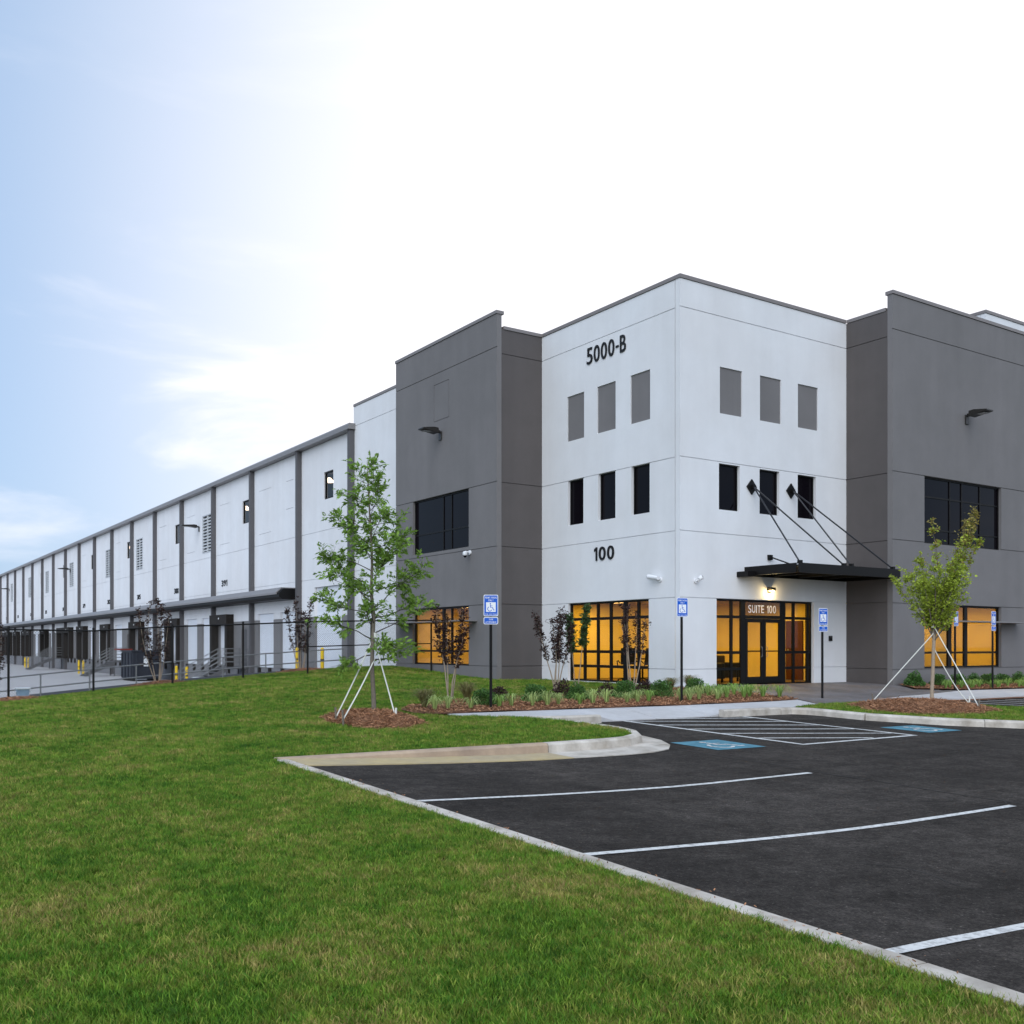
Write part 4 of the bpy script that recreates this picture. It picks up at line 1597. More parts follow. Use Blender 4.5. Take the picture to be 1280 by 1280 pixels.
armchair('dark lobby armchair behind the leftmost storefront pane', 22.95, 22.95)
armchair('dark lobby armchair behind the entrance doors', 24.45, 23.7)

# ------------------------------------------------------------------ accessible parking signs
SIGNS = [('leftmost accessible parking sign, standing in the planting bed before the grey tower', 11.6, 18.0, -.55, True, 2.45),
         ('single plate accessible parking sign in front of the white building corner', 16.9, 17.75, -.2, False, 2.55),
         ('accessible parking sign with two plates right of the entrance doors', 22.0, 17.7, -.15, True, 2.42),
         ('single plate accessible parking sign behind the staked maple', 29.0, 18.25, 0.15, False, 2.46),
         ('rightmost accessible parking sign with two plates, near the right frame edge', 31.0, 18.2, 0.1, True, 2.52)]


def rrect(w, h, r, n=4):
    o = []
    for cx, cy_, a0 in ((w / 2 - r, h / 2 - r, 0), (-w / 2 + r, h / 2 - r, 90), (-w / 2 + r, -h / 2 + r, 180), (w / 2 - r, -h / 2 + r, 270)):
        o += [(cx + r * math.cos(math.radians(a0 + 90 * i / n)), cy_ + r * math.sin(math.radians(a0 + 90 * i / n))) for i in range(n + 1)]
    return o


def parking_sign(label, x, y, rot, two, top):
    z = G(x, y)
    t = thing('parking_sign', label, 'sign', (x, y, z), 'accessible parking signs')
    cs, sn = math.cos(rot), math.sin(rot)

    def P(u, d, v):
        return (x + u * cs - d * sn, y + u * sn + d * cs, z + v)
    MB().tube([P(0, 0, -.1), P(0, 0, top - .01)], .032, 10).build('pole', 'black', t)

    def plate(cz, w, h, nm):
        def prism(poly, d0, d1, name, m, par):
            mb = MB()
            n = len(poly)
            mb.v = [P(u, d0, cz + v) for u, v in poly] + [P(u, d1, cz + v) for u, v in poly]
            mb.f = [tuple(range(n)), tuple(range(2 * n - 1, n - 1, -1))] + [(i, n + i, n + (i + 1) % n, (i + 1) % n) for i in range(n)]
            return mb.build(name, m, par)
        pl = prism(rrect(w, h, .03), -.037, -.034, nm, 'signwhite', t)
        prism(rrect(w - .028, h - .028, .022), -.0395, -.0372, 'blue_field', 'signblue', pl)

        def txt(s, hh, cx, cv, wd):
            gl, w0 = text_glyphs(s, hh, .6, .16, .008)
            wd = min(wd, w0)
            place_text(s, hh, lambda u, v, d: P(cx - wd / 2 + u, -.0398 - d, cz + cv - hh / 2 + v), 'signwhite', pl, wd, name='lettering', depth=.0006, joined=True, wr=.6, off=.008)
        if nm == 'sign_plate':
            txt('PERMIT PARKING', .04, 0, .165, .25)
            txt('ONLY', .04, 0, .11, .2)
            txt('TOW AWAY ZONE', .032, 0, -.19, .25)
            s = .205
            prism([(-s / 2, -.035 - s / 2), (s / 2, -.035 - s / 2), (s / 2, -.035 + s / 2), (-s / 2, -.035 + s / 2)], -.0412, -.0398, 'symbol_field', 'signwhite', pl)
            mb = MB()
            for q in isa_quads():
                mb.quad(*[P((p.x - .5) * s * .95, -.0416, cz - .035 + (p.y - .5) * s * .95) for p in q])
            mb.build('access_symbol', 'signblue', pl, fix=False)
        else:
            txt('VAN', .042, 0, .028, .12)
            txt('ACCESSIBLE', .034, 0, -.03, .23)
    plate(top - .228, .31, .457, 'sign_plate')
    if two:
        plate(top - .457 - .02 - .076, .31, .152, 'lower_plate')


for s in SIGNS:
    parking_sign(*s)

# ------------------------------------------------------------------ chain link fence
FP = [(-5.2, 33.0), (-2.85, 33.0), (-.45, 33.0), (1.9, 33.0), (4.27, 33.0), (6.64, 33.0), (9.04, 33.0), (11.37, 33.0), (13.67, 33.0), (16.11, 33.0), (18.6, 33.0)]
FT = [1.15, 1.2, 1.35, 1.5, 1.68, 1.66, 1.82, 1.92, 2.04, 2.11, 2.16]
fc = thing('chain_link_fence', 'black chain link fence along the top of the lawn below the dock yard', 'fence', (4.27, 33, G(4.27, 33)))
for (x, y_), zt in zip(FP, FT):
    p = MB().tube([(x, y_, G(x, y_) - .3), (x, y_, zt + .02)], .034, 8).build('post', 'black', fc)
    MB().tube([(x, y_, zt + .02), (x, y_, zt + .06), (x, y_, zt + .075)], [.042, .036, .01], 8).build('post_cap', 'black', p)
for i in range(len(FP) - 1):
    MB().tube([(FP[i][0], 33.0, FT[i] - .03), (FP[i + 1][0], 33.0, FT[i + 1] - .03)], .024, 8).build('rail', 'black', fc)
    if i >= 8:
        MB().tube([(FP[i][0], 33.0, FT[i] - .9), (FP[i + 1][0], 33.0, FT[i + 1] - .9)], .02, 8).build('rail', 'black', fc)


def ft(x):
    return float(np.interp(x, [p[0] for p in FP], FT)) - .03


mb = MB()
fb0 = {round(x, 2): 0 for x in ()}
GX = np.arange(-6, 19, .25)
GB = Gv(GX, np.full(GX.shape, 33.0)) + .03


def fb(x):
    return float(np.interp(x, GX, GB))


xa, xb, pitch, hh = -5.2, 18.6, .075, 1.8
n0 = int((xb - xa + hh) / pitch)
for dirn in (1, -1):
    for i in range(n0):
        xs0 = xa - hh + i * pitch if dirn > 0 else xa + i * pitch
        pts = []
        for v in np.linspace(0, 1, 4):
            x = xs0 + dirn * v * hh if dirn > 0 else xs0 - v * hh
            pts.append((x, v))
        inp = [(x, v) for x, v in pts if xa <= x <= xb]
        if len(inp) < 2:
            continue
        n = len(mb.v)
        r = .003
        for x, v in inp:
            z = fb(x) + v * (ft(x) - fb(x))
            mb.v += [(x - r, 33.0 + dirn * .003, z), (x, 33.0 + dirn * .003 - r * 1.5, z), (x + r, 33.0 + dirn * .003, z)]
        for k in range(len(inp) - 1):
            for j in range(2):
                mb.f.append((n + 3 * k + j, n + 3 * k + j + 1, n + 3 * k + j + 4, n + 3 * k + j + 3))
tag(mb.build('chain_link_mesh', 'black', fc, fix=False), kind='stuff')

# guardrail on the retaining curb beside the ramp
gr = thing('guardrail', 'grey two rail pipe guardrail along the ramp behind the fence', 'guardrail', (5.2, 40.44, -1))
gx = [-7.9, -6.1, -4.3, -2.5, -.7, 1.1, 2.9, 4.7, 6.3, 8.0, 9.7, 11.4, 13.1, 14.9, 16.7, 18.4]
for x in gx:
    MB().tube([(x, 40.44, ramp_z(x) + .15), (x, 40.44, ramp_z(x) + 1.12)], .028, 8).build('post', 'galv', gr)
for a, b in zip(gx, gx[1:]):
    for h in (1.1, .62):
        MB().tube([(a, 40.44, ramp_z(a) + h), (b, 40.44, ramp_z(b) + h)], .026, 8).build('rail', 'galv', gr)


# ------------------------------------------------------------------ bollards, stairs, container, tubs
def bollard(label, x, y, z, grp):
    t = thing('bollard', label, 'bollard', (x, y, z), grp)
    MB().tube([(x, y, z - .1), (x, y, z + 1.08), (x, y, z + 1.13), (x, y, z + 1.16)], [.085, .085, .065, .01], 14).build('post', 'yellow', t, smooth=False)
    MB().tube([(x, y, z + .55), (x, y, z + .62)], .088, 14).build('band', 'text', t)


bollard('yellow bollard left of the tall drive-in door, behind the fence tree', 18.5, 45.95, ramp_z(18.5), 'yellow bollards')
bollard('yellow bollard in front of the tall drive-in door, behind the oak', 18.5, 42.95, ramp_z(18.5), 'yellow bollards')
for i, (y_, l) in enumerate(((63.0, 'nearest stairs'), (60.8, 'nearest stairs'), (92.9, 'middle stairs'), (91.0, 'middle stairs'), (122.5, 'farthest stairs'), (120.2, 'farthest stairs'))):
    bollard(f"yellow bollard by the {l} in the dock yard, {'farther' if i % 2 == 0 else 'nearer'} of two", 17.5, y_, -1.2, 'yellow bollards')


def stairs(label, y0):
    """landing at the personnel door, flight going down away from the camera"""
    t = thing('dock_stairs', label, 'stairs', (18.7, y0, -1.2), 'steel stairs up to the dock doors')
    xw, xl, xe = XW - .01, 18.3, 16.3            # wall, front of the landing, foot of the flight
    ya, yb = y0 - .75, y0 + .75
    MB().box(xl, xw, ya, yb, -.12, -.03).build('landing', 'stairsteel', t)
    for x in (xl + .06, xw - .1):
        for y_ in (ya + .05, yb - .05):
            MB().box(x - .04, x + .04, y_ - .04, y_ + .04, -1.2, -.12).build('leg', 'stairsteel', t)
    n = 7
    for k in range(n):
        xa = xl - (xl - xe) * k / n
        z = -.03 - 1.17 * (k + 1) / (n + 1)
        MB().box(xa - (xl - xe) / n + .02, xa, ya + .04, yb - .04, z - .04, z).build('tread', 'stairsteel', t)
    for y_ in (ya, yb - .035):
        MB().prism([(xl, -.03), (xl, -.3), (xe, -1.2), (xe - .2, -1.2), (xe - .2, -1.12)], 'y', y_, y_ + .035).build('stringer', 'stairsteel', t)
    for y_ in (ya + .02, yb - .02):
        ra = MB()
        for h in (1.05, .8, .55, .3):
            ra.tube([(xw - .05, y_, h - .03), (xl, y_, h - .03), (xe - .1, y_, h - 1.2)], .024, 6)
        for x, z in ((xw - .05, -.03), (xl, -.03), ((xl + xe) / 2, -.62), (xe - .1, -1.2)):
            ra.tube([(x, y_, z), (x, y_, z + 1.05)], .024, 6)
        ra.build('handrail', 'galv', t)


for y_, l in ((56.68, 'nearest steel stairs with pipe handrails rising to a grey door by the docks'), (84.2, 'middle steel stairs with handrails in the dock yard'),
              (111.7, 'farthest steel stairs with handrails in the dock yard')):
    stairs(l, y_)

dx0, dx1, dy0, dy1 = 16.6, 18.5, 70.3, 73.3
dm = thing('dumpster', 'dark navy compactor container standing against the docks', 'dumpster', (17.5, 72, -1.2))
MB().box(dx0, dx1, dy0, dy1, -1.05, .78).build('body', 'dumpster', dm, bevel=.03)
for y_ in np.linspace(dy0 + .2, dy1 - .2, 4):
    MB().box(dx0 - .07, dx0 - .003, y_ - .06, y_ + .06, -1.0, .7).build('rib', 'dumpster', dm)
for x in (dx0 + .3, dx1 - .3):
    MB().box(x - .06, x + .06, dy0 - .07, dy0 - .003, -1.0, .7).build('rib', 'dumpster', dm)
MB().box(dx0 - .08, dx1 + .05, dy0 - .06, dy1, .782, .88).build('rim', 'dumpster', dm)
MB().box(dx0 - .45, dx0 + .5, dy1 - .9, dy1 + .2, .89, .99).build('lid', 'redlid', dm)
MB().box(dx0 + .75, dx0 + 1.05, dy0 - .012, dy0 - .004, -.2, .5).build('notice_plate', 'whiteplast', dm)
for x in (dx0 + .1, dx1 - .2):
    MB().box(x, x + .1, dy0, dy1, -1.2, -1.05).build('skid', 'rubber', dm)


def tub(label, x, y, z, m, w=.55, h=.42):
    t = thing('storage_tub', label, 'tub', (x, y, z))
    mb = MB()
    a, b = w / 2 * .85, w / 2
    mb.v = [(x - a, y - a, z), (x + a, y - a, z), (x + a, y + a, z), (x - a, y + a, z), (x - b, y - b, z + h), (x + b, y - b, z + h), (x + b, y + b, z + h), (x - b, y + b, z + h)]
    mb.f = [(0, 3, 2, 1), (0, 1, 5, 4), (1, 2, 6, 5), (2, 3, 7, 6), (3, 0, 4, 7)]
    mb.build('bin', m, t)
    MB().box(x - b - .03, x + b + .03, y - b - .03, y + b + .03, z + h, z + h + .05).build('lid', 'whiteplast', t, bevel=.01)
    for s in (-1, 1):
        MB().box(x + s * (b + .035) - .02, x + s * (b + .035) + .02, y - .1, y + .1, z + h - .1, z + h - .06).build('handle', 'whiteplast', t)


tub('pale blue tub on the ground at the foot of the nearest stairs', 16.9, 55.8, -1.2, 'tub', .85, .6)
tub('small pale plastic tub beyond the fence at the left frame edge', 5.0, 35.5, G(5.0, 35.5), 'tub', .36, .34)


# ------------------------------------------------------------------ plants
OAK = np.array([(0, 0), (.12, .1), (.3, .07), (.4, .26), (.52, .1), (.68, .22), (.76, .07), (1, 0), (.76, -.07), (.68, -.22), (.52, -.1), (.4, -.26), (.3, -.07), (.12, -.1)])
OVAL = np.array([(0, 0), (.3, .24), (.7, .2), (1, 0), (.7, -.2), (.3, -.24)])
MAPL = np.array([(0, 0), (.15, .3), (.4, .2), (.55, .42), (.66, .15), (1, 0), (.66, -.15), (.55, -.42), (.4, -.2), (.15, -.3)])


def leaf_cloud(name, pts, size, outline, m, parent, up=0.7, seed=1, mats=None, idx=None, dirs=None):
    r = np.random.default_rng(seed)
    pts = np.asarray(pts)
    n = len(pts)
    az = r.uniform(0, 2 * PI, n)
    pit = r.uniform(-.9, .5, n)
    X = np.c_[np.cos(az) * np.cos(pit), np.sin(az) * np.cos(pit), np.sin(pit)]
    if dirs is not None:
        X = X * .6 + dirs
        X /= np.linalg.norm(X, axis=1)[:, None]
    Nn = r.normal(0, 1, (n, 3)) * (1 - up) + np.array([0, 0, up])
    Yv = np.cross(Nn, X)
    Yv /= np.linalg.norm(Yv, axis=1)[:, None] + 1e-9
    Zv = np.cross(X, Yv)
    s = size * r.uniform(.65, 1.25, n)
    k = len(outline)
    bend = -0.25 * outline[:, 0] ** 2 + 0.2 * np.abs(outline[:, 1])
    V = pts[:, None] + s[:, None, None] * (outline[None, :, :1] * X[:, None] + outline[None, :, 1:] * Yv[:, None] + bend[None, :, None] * Zv[:, None])
    F = np.arange(n * k).reshape(n, k)
    return array_mesh(name, V.reshape(-1, 3), F, m, parent, mats, idx)


class Tree:
    def __init__(self, seed):
        self.r = random.Random(seed)
        self.b = MB()
        self.tw = []          # twig polylines that carry leaves

    def limb(self, p, d, L, r0, r1, seg=5, wob=.12, up=.05, n=6):
        pts = [Vector(p)]
        d = Vector(d).normalized()
        for i in range(seg):
            d = (d + Vector((self.r.gauss(0, wob), self.r.gauss(0, wob), self.r.gauss(0, wob) + up))).normalized()
            pts.append(pts[-1] + d * L / seg)
        rs = [r0 + (r1 - r0) * i / seg for i in range(seg + 1)]
        self.b.tube(pts, rs, n, False)
        return pts, rs


def along(pts, t):
    f = t * (len(pts) - 1)
    i = min(int(f), len(pts) - 2)
    return pts[i].lerp(pts[i + 1], f - i), (pts[i + 1] - pts[i]).normalized()


def tree_oak(x, y):
    z = G(x, y) + .05
    t = thing('oak_tree', 'young staked oak with lobed green leaves on the lawn before the warehouse', 'tree', (x, y, z))
    T = Tree(3)
    H = 4.72
    pts = [Vector((x, y, z - .1))]
    for i in range(1, 11):
        pts.append(Vector((x + T.r.gauss(0, .02) - .012 * i, y + T.r.gauss(0, .02), z + H * i / 10)))
    rs = [.043 * (1 - i / 10) ** .8 + .005 for i in range(11)]
    T.b.tube(pts, rs, 8, False)
    T.b.build('trunk', 'bark', t, smooth=True)
    T.b = MB()
    P = []
    Dd = []
    prof = lambda h: np.interp(h, [.2, .26, .42, .55, .7, .85, 1], [.7, 1.05, 1.25, 1.05, .75, .42, .1])
    k = 0
    h = .23
    while h < .985:
        base, _ = along(pts, h)
        a = k * 2.39996 + T.r.uniform(-.4, .4)
        L = prof(h) * T.r.uniform(.8, 1.12)
        rise = .1 + .75 * (h - .2) if h > .3 else .12
        d = Vector((math.cos(a), math.sin(a), rise))
        br, _r = T.limb(base, d, L, .012 * (1.15 - h) + .003, .002, 6, .13, .05 if h > .3 else .02, 5)
        for j in range(max(4, int(L * 13))):
            tt = T.r.uniform(.25, 1)
            p0, dd = along(br, tt)
            a2 = T.r.uniform(0, 2 * PI)
            d2 = (dd * .8 + Vector((math.cos(a2), math.sin(a2), T.r.uniform(-.2, .5))) * .8)
            tw, _r = T.limb(p0, d2, T.r.uniform(.12, .34), .005, .0015, 3, .2, .0, 4)
            nn = T.r.randint(11, 18)
            for q in range(nn):
                pp, dv = along(tw, T.r.uniform(.35, 1))
                P.append(tuple(pp + Vector((T.r.gauss(0, .03), T.r.gauss(0, .03), T.r.gauss(0, .03)))))
                Dd.append(tuple(dv))
        k += 1
        h += .0165 + .006 * T.r.random()
    T.b.build('branches', 'twig', t, fix=False)
    leaf_cloud('crown', P, .115, OAK, 'oakleaf', t, .55, 5, dirs=np.array(Dd) * .7)
    return t, pts


def tree_maple(x, y):
    z = G(x, y) + .12
    t = thing('maple_tree', 'young staked maple with light green crown and bronze tips before the right grey block', 'tree', (x, y, z))
    T = Tree(8)
    pts = [Vector((x + .02 * i, y + T.r.gauss(0, .01), z - .15 + 2.1 * i / 5)) for i in range(6)]
    T.b.tube(pts, [.05, .047, .045, .044, .042, .04], 8, False)
    T.b.build('trunk', 'tanbark', t, smooth=True)
    T.b = MB()
    P, idx, Dd = [], [], []
    rx = Vector((0.829, -0.559, 0))
    for k in range(34):
        h = T.r.uniform(.78, 1)
        base, _ = along(pts, h)
        a = k * 2.39996
        out_ = T.r.uniform(.15, .8) * (1 if k % 5 else .45)
        L = T.r.uniform(1.0, 2.0) if k % 5 else T.r.uniform(2.4, 3.15)
        d = Vector((math.cos(a) * out_, math.sin(a) * out_, 1)) + (rx * .3 if k % 5 == 0 else Vector((0, 0, 0)))
        br, _r = T.limb(base, d, L, .017, .003, 8, .06, .02, 5)
        for j in range(int(L * 17)):
            tt = T.r.uniform(.12, 1) ** .9
            p0, dd = along(br, tt)
            a2 = T.r.uniform(0, 2 * PI)
            ln = T.r.uniform(.12, .42) * (1.1 - .7 * tt)
            tw, _r = T.limb(p0, dd * .7 + Vector((math.cos(a2), math.sin(a2), .3)), ln, .004, .0012, 2, .15, .02, 3)
            for q in range(T.r.randint(9, 14)):
                pp, dv = along(tw, T.r.uniform(.1, 1))
                P.append(tuple(pp + Vector((T.r.gauss(0, .03), T.r.gauss(0, .03), T.r.gauss(0, .03)))))
                Dd.append(tuple(dv))
                idx.append(1 if (pp.z - z) > 3.95 + T.r.gauss(0, .45) else 0)
    T.b.build('branches', 'bark', t, fix=False)
    leaf_cloud('crown', P, .068, MAPL, 'mapleleaf', t, .5, 6, mats=['mapleleaf', 'mapletip'], idx=idx, dirs=np.array(Dd) * .4)
    return t, pts


def myrtle(label, x, y, H, stems, seed, leafmat, dens=1.0, spread=.3, lo=.4, size=.075, group='slender myrtle trees', name='crape_myrtle'):
    z = G(x, y)
    t = thing(name, label, 'tree', (x, y, z), group)
    T = Tree(seed)
    P, Dd = [], []
    allst = []
    for s in range(stems):
        a = 2 * PI * s / stems + T.r.uniform(-.4, .4)
        d = Vector((math.cos(a) * spread, math.sin(a) * spread, 1))
        L = H * T.r.uniform(.78, 1)
        br, _r = T.limb((x + .05 * math.cos(a), y + .05 * math.sin(a), z - .05), d, L, .02, .004, 8, .05, .08, 6)
        allst.append((br, L))
    T.b.build('trunk', 'tanbark', t, smooth=True)
    T.b = MB()
    for br, L in allst:
        for j in range(int(L * 30 * dens)):
            tt = T.r.uniform(lo, 1)
            p0, dd = along(br, tt)
            a2 = T.r.uniform(0, 2 * PI)
            tw, _r = T.limb(p0, dd * .8 + Vector((math.cos(a2), math.sin(a2), .2)) * .8, T.r.uniform(.08, .3) * (1.2 - .6 * tt), .004, .0015, 2, .15, .03, 3)
            for q in range(T.r.randint(4, 8)):
                pp, dv = along(tw, T.r.uniform(.2, 1))
                P.append(tuple(pp + Vector((T.r.gauss(0, .025), T.r.gauss(0, .025), T.r.gauss(0, .025)))))
                Dd.append(tuple(dv))
    T.b.build('branches', 'twig', t, fix=False)
    leaf_cloud('crown', P, size, OVAL, leafmat, t, .5, seed, dirs=np.array(Dd) * .4)


OX, OY = 8.25, 16.76
oak, oakp = tree_oak(OX, OY)
MX, MY = 22.7, 14.9
maple, mapp = tree_maple(MX, MY)
myrtle('dark red leaved myrtle clump in front of the lit tower window', 12.3, 20.9, 2.35, 4, 21, 'redleaf', 1.0, .12, .42)
myrtle('dark red leaved myrtle clump against the white wall left of the shop window', 16.75, 22.6, 2.45, 5, 22, 'redleaf', 1.1, .14, .38)
myrtle('green leaved small tree in front of the left shop window', 18.4, 23.8, 2.5, 2, 23, 'greenleaf', 2.6, .2, .5, .085)
myrtle('thin bronze leaved myrtle clump in front of the shop window near the corner', 18.1, 20.95, 2.4, 5, 24, 'redleaf', .5, .2, .5)
myrtle('red and green myrtle behind the fence in front of the drive-in door', 15.05, 37.0, 2.9, 5, 25, 'redleaf', .7, .26, .3, .085)
myrtle('sparse dark myrtle behind the fence in front of the dumpster', 9.0, 34.6, 3.05, 5, 26, 'redleaf', .55, .22, .25, .085)
myrtle('dark leaved myrtle cut off by the left frame edge', 3.95, 34.2, 2.6, 4, 27, 'redleaf', .5, .16, .3, .08)


# mulch rings
def mulch_ring(label, x, y, rx, ry, hgt, seed, m='straw', nchip=2600):
    r = np.random.default_rng(seed)
    z0 = G(x, y)
    t = MB()
    nr, na = 7, 36
    for i in range(nr + 1):
        for k in range(na):
            a = 2 * PI * k / na
            w = 1 + .1 * math.sin(3 * a + seed) + .06 * math.sin(7 * a)
            f = i / nr
            px_, py_ = x + rx * w * f * math.cos(a), y + ry * w * f * math.sin(a)
            t.v.append((px_, py_, G(px_, py_) + hgt * (1 - f ** 2.2) + (r.uniform(-.02, .03) if 0 < i < nr else (-.04 if i == nr else 0))))
    for i in range(nr):
        for k in range(na):
            k2 = (k + 1) % na
            t.f.append((i * na + k, i * na + k2, (i + 1) * na + k2, (i + 1) * na + k))
    o = tag(empty('mulch_ring', (x, y, z0)), label, 'mulch', 'mulch rings around the young trees', 'stuff')
    t.build('mulch_mound', 'mulch', o, smooth=True, fix=False)
    f = np.sqrt(r.uniform(0, 1.06, nchip))
    a = r.uniform(0, 2 * PI, nchip)
    w = 1 + .1 * np.sin(3 * a + seed) + .06 * np.sin(7 * a)
    X, Y = x + rx * w * f * np.cos(a), y + ry * w * f * np.sin(a)
    Z = Gv(X, Y) + hgt * np.clip(1 - f ** 2.2, 0, 1) + r.uniform(0, .035, nchip)
    straw_cloud('mulch_straw', np.c_[X, Y, Z], m, o, r, .13, .006)


def straw_cloud(name, P, m, parent, r, ln, wd):
    n = len(P)
    a = r.uniform(0, 2 * PI, n)
    pz = r.normal(0, .35, n)
    D = np.c_[np.cos(a), np.sin(a), pz] * (ln * r.uniform(.5, 1.2, n))[:, None] / 2
    Wv = np.c_[-np.sin(a), np.cos(a), r.normal(0, .6, n)] * (wd * r.uniform(.6, 1.5, n))[:, None] / 2
    V = np.stack([P - D - Wv, P + D - Wv, P + D + Wv, P - D + Wv], 1).reshape(-1, 3)
    return array_mesh(name, V, np.arange(n * 4).reshape(n, 4), m, parent)


mulch_ring('brown pine straw ring under the staked oak', OX - .05, OY, .78, 1.3, .2, 2, nchip=5000)
mulch_ring('brown pine straw mound under the staked maple by the curb', 21.5, 14.4, 1.75, 1.5, .22, 3, nchip=9000)
mulch_ring('brown mulch ring under the fence tree before the drive-in door', 15.05, 37.0, .95, .9, .1, 4, nchip=1500)
mulch_ring('brown mulch ring under the fence tree before the dumpster', 9.0, 34.6, .95, .9, .1, 5, nchip=1500)
mulch_ring('brown mulch ring at the left frame edge', 4.2, 32.0, .8, .8, .08, 6, nchip=1200)


def guys(label, T, pts, anchors, hs, sag):
    z0 = pts[0].z
    t = thing('tree_guys', label, 'tree stake', (T[0], T[1], z0))
    for i, ((ax, ay), h, s) in enumerate(zip(anchors, hs, sag)):
        top = Vector((T[0], T[1], z0 + h))
        bot = Vector((ax, ay, G(ax, ay) + .12))
        n = 8
        P = []
        for k in range(n + 1):
            p = top.lerp(bot, k / n)
            P.append(p + Vector((.0, 0, -s * math.sin(PI * k / n))) + Vector((.829, -.559, 0)) * (s * .3 * math.sin(PI * k / n)))
        mb = MB()
        mb.tube([p for p in P], .0125, 6)
        mb.build('strap', 'strap', t, fix=False)
        d = (top - bot).normalized()
        MB().tube([bot - Vector((0, 0, .2)), bot + Vector((d.x * -.05, d.y * -.05, .16))], .02, 6).build('stake', 'strap' if i == 2 else 'bark', t)
    MB().tube([Vector((T[0], T[1], z0 + max(hs) - .06)), Vector((T[0], T[1], z0 + max(hs) + .04))], .052, 10).build('collar', 'strap', t)


guys('white guy straps and stakes holding the young oak upright', (OX, OY), [p for p in oakp], [(7.58, 16.95), (7.47, 16.4), (8.43, 16.28)], [1.65, 1.2, 1.55], [.02, .02, .16])
guys('white guy straps and stakes holding the young maple upright', (MX + .05, MY), [p for p in mapp], [(21.6, 15.8), (22.4, 13.5), (23.3, 14.3)], [1.85, 2.05, 1.5], [.0, .0, .2])

# planting bed
BED = [(9.95, 17.55), (11.3, 17.44), (16.4, 17.38), (20.0, 17.54), (21.0, 17.66), (21.3, 18.4), (21.0, 19.6), (20.55, 20.6), (20.56, 21.68), (20.0, 21.32), (17.5, 21.02), (14.5, 20.88), (12.1, 20.48), (10.5, 19.6), (9.8, 18.68), (9.68, 17.85)]
b1 = patch('mulch_bed', BED, .45, lambda x, y: G(x, y) + .015 + .02 * math.sin(x * 3.1 + 1.3 * y) * math.sin(y * 2.3), 'mulch', edge=.4)
tag(b1, 'reddish brown mulch bed along the front walk', 'mulch', kind='stuff')
BED2 = [(27.7, 18.75), (29.2, 18.15), (45, 18.15), (45, 19.85), (28.35, 19.85)]
b2 = patch('mulch_bed', BED2, .5, lambda x, y: G(x, y) + .04, 'mulch', edge=.5)
tag(b2, 'narrow mulch bed under the right grey block', 'mulch', kind='stuff')
for poly, par, n, sd in ((BED, b1, 16000, 8), (BED2, b2, 4000, 9)):
    r = np.random.default_rng(sd)
    x0, x1 = min(p[0] for p in poly), min(max(p[0] for p in poly), 38)
    y0, y1 = min(p[1] for p in poly), max(p[1] for p in poly)
    X, Y = r.uniform(x0, x1, n * 2), r.uniform(y0, y1, n * 2)
    ok = inside(poly, X, Y)
    X, Y = X[ok][:n], Y[ok][:n]
    straw_cloud('bark_chips', np.c_[X, Y, Gv(X, Y) + .03 + r.uniform(0, .03, len(X))], 'straw', par, r, .07, .011)['kind'] = 'stuff'


def tuft_mesh(nb, h, spread, w, seed, droop=.55, seg=4):
    """arching strap leaves from one crown"""
    r = random.Random(seed)
    V, F = [], []
    for b in range(nb):
        a = r.uniform(0, 2 * PI)
        L = h * r.uniform(.7, 1.2)
        out_ = spread * r.uniform(.25, 1.1)
        c_, s_ = math.cos(a), math.sin(a)
        n = len(V)
        r0 = r.uniform(0, .05)
        for k in range(seg + 1):
            t = k / seg
            rad = r0 + out_ * t ** 1.3
            z = L * (t - droop * t * t) * 1.35
            ww = w * (1 - t ** 2.5) / 2 + .0008
            V += [(c_ * rad - s_ * ww, s_ * rad + c_ * ww, z), (c_ * rad + s_ * ww, s_ * rad - c_ * ww, z)]
        for k in range(seg):
            F.append((n + 2 * k, n + 2 * k + 1, n + 2 * k + 3, n + 2 * k + 2))
    return np.array(V), np.array(F)


def mesh_only(name, V, F, m):
    o = array_mesh(name, V, F, m)
    me = o.data
    bpy.data.objects.remove(o)
    return me


LIR = [mesh_only('lily_turf', *tuft_mesh(46, .8, .5, .015, 40 + i, .9, 6), 'lirleaf') for i in range(4)]
LIRG = [mesh_only('lily_turf', *tuft_mesh(48, .78, .48, .016, 50 + i, .88, 6), 'lirgreen') for i in range(3)]
TAN = [mesh_only('fountain_grass', *tuft_mesh(300, .85, .5, .008, 60 + i, .72, 6), 'tanblade') for i in range(2)]


def ball_mesh(name, n, rx, rz, size, m, seed):
    r = np.random.default_rng(seed)
    d = r.normal(0, 1, (n, 3))
    d /= np.linalg.norm(d, axis=1)[:, None]
    d[:, 2] = np.abs(d[:, 2]) * 1.0 - .15
    lump = 1 + .13 * np.sin(5 * d[:, 0] + seed) * np.sin(4 * d[:, 1] + 2 * seed) + .1 * np.sin(9 * d[:, 2] + seed)
    P = d * (r.uniform(.04, 1, n) ** .4 * lump)[:, None] * np.array([rx, rx, rz])
    P[:, 2] += .15 * rz
    o = leaf_cloud(name, P, size, OVAL, m, None, .45, seed, dirs=d * .9)
    me = o.data
    bpy.data.objects.remove(o)
    return me


BOX = [ball_mesh('boxwood', 2000, .33, .42, .055, 'boxleaf', 70 + i) for i in range(3)]
LOR = [ball_mesh('loropetalum', 700, .27, .36, .06, 'redleaf', 80 + i) for i in range(3)]


def plant(name, me, label, cat, x, y, s, group, dz=.04):
    o = bpy.data.objects.new(name, me)
    COL.objects.link(o)
    o.location = (x, y, G(x, y) + dz)
    o.rotation_euler = (0, 0, random.uniform(0, 6.28))
    o.scale = (s, s, s * random.uniform(.9, 1.1))
    return tag(o, label, cat, group)


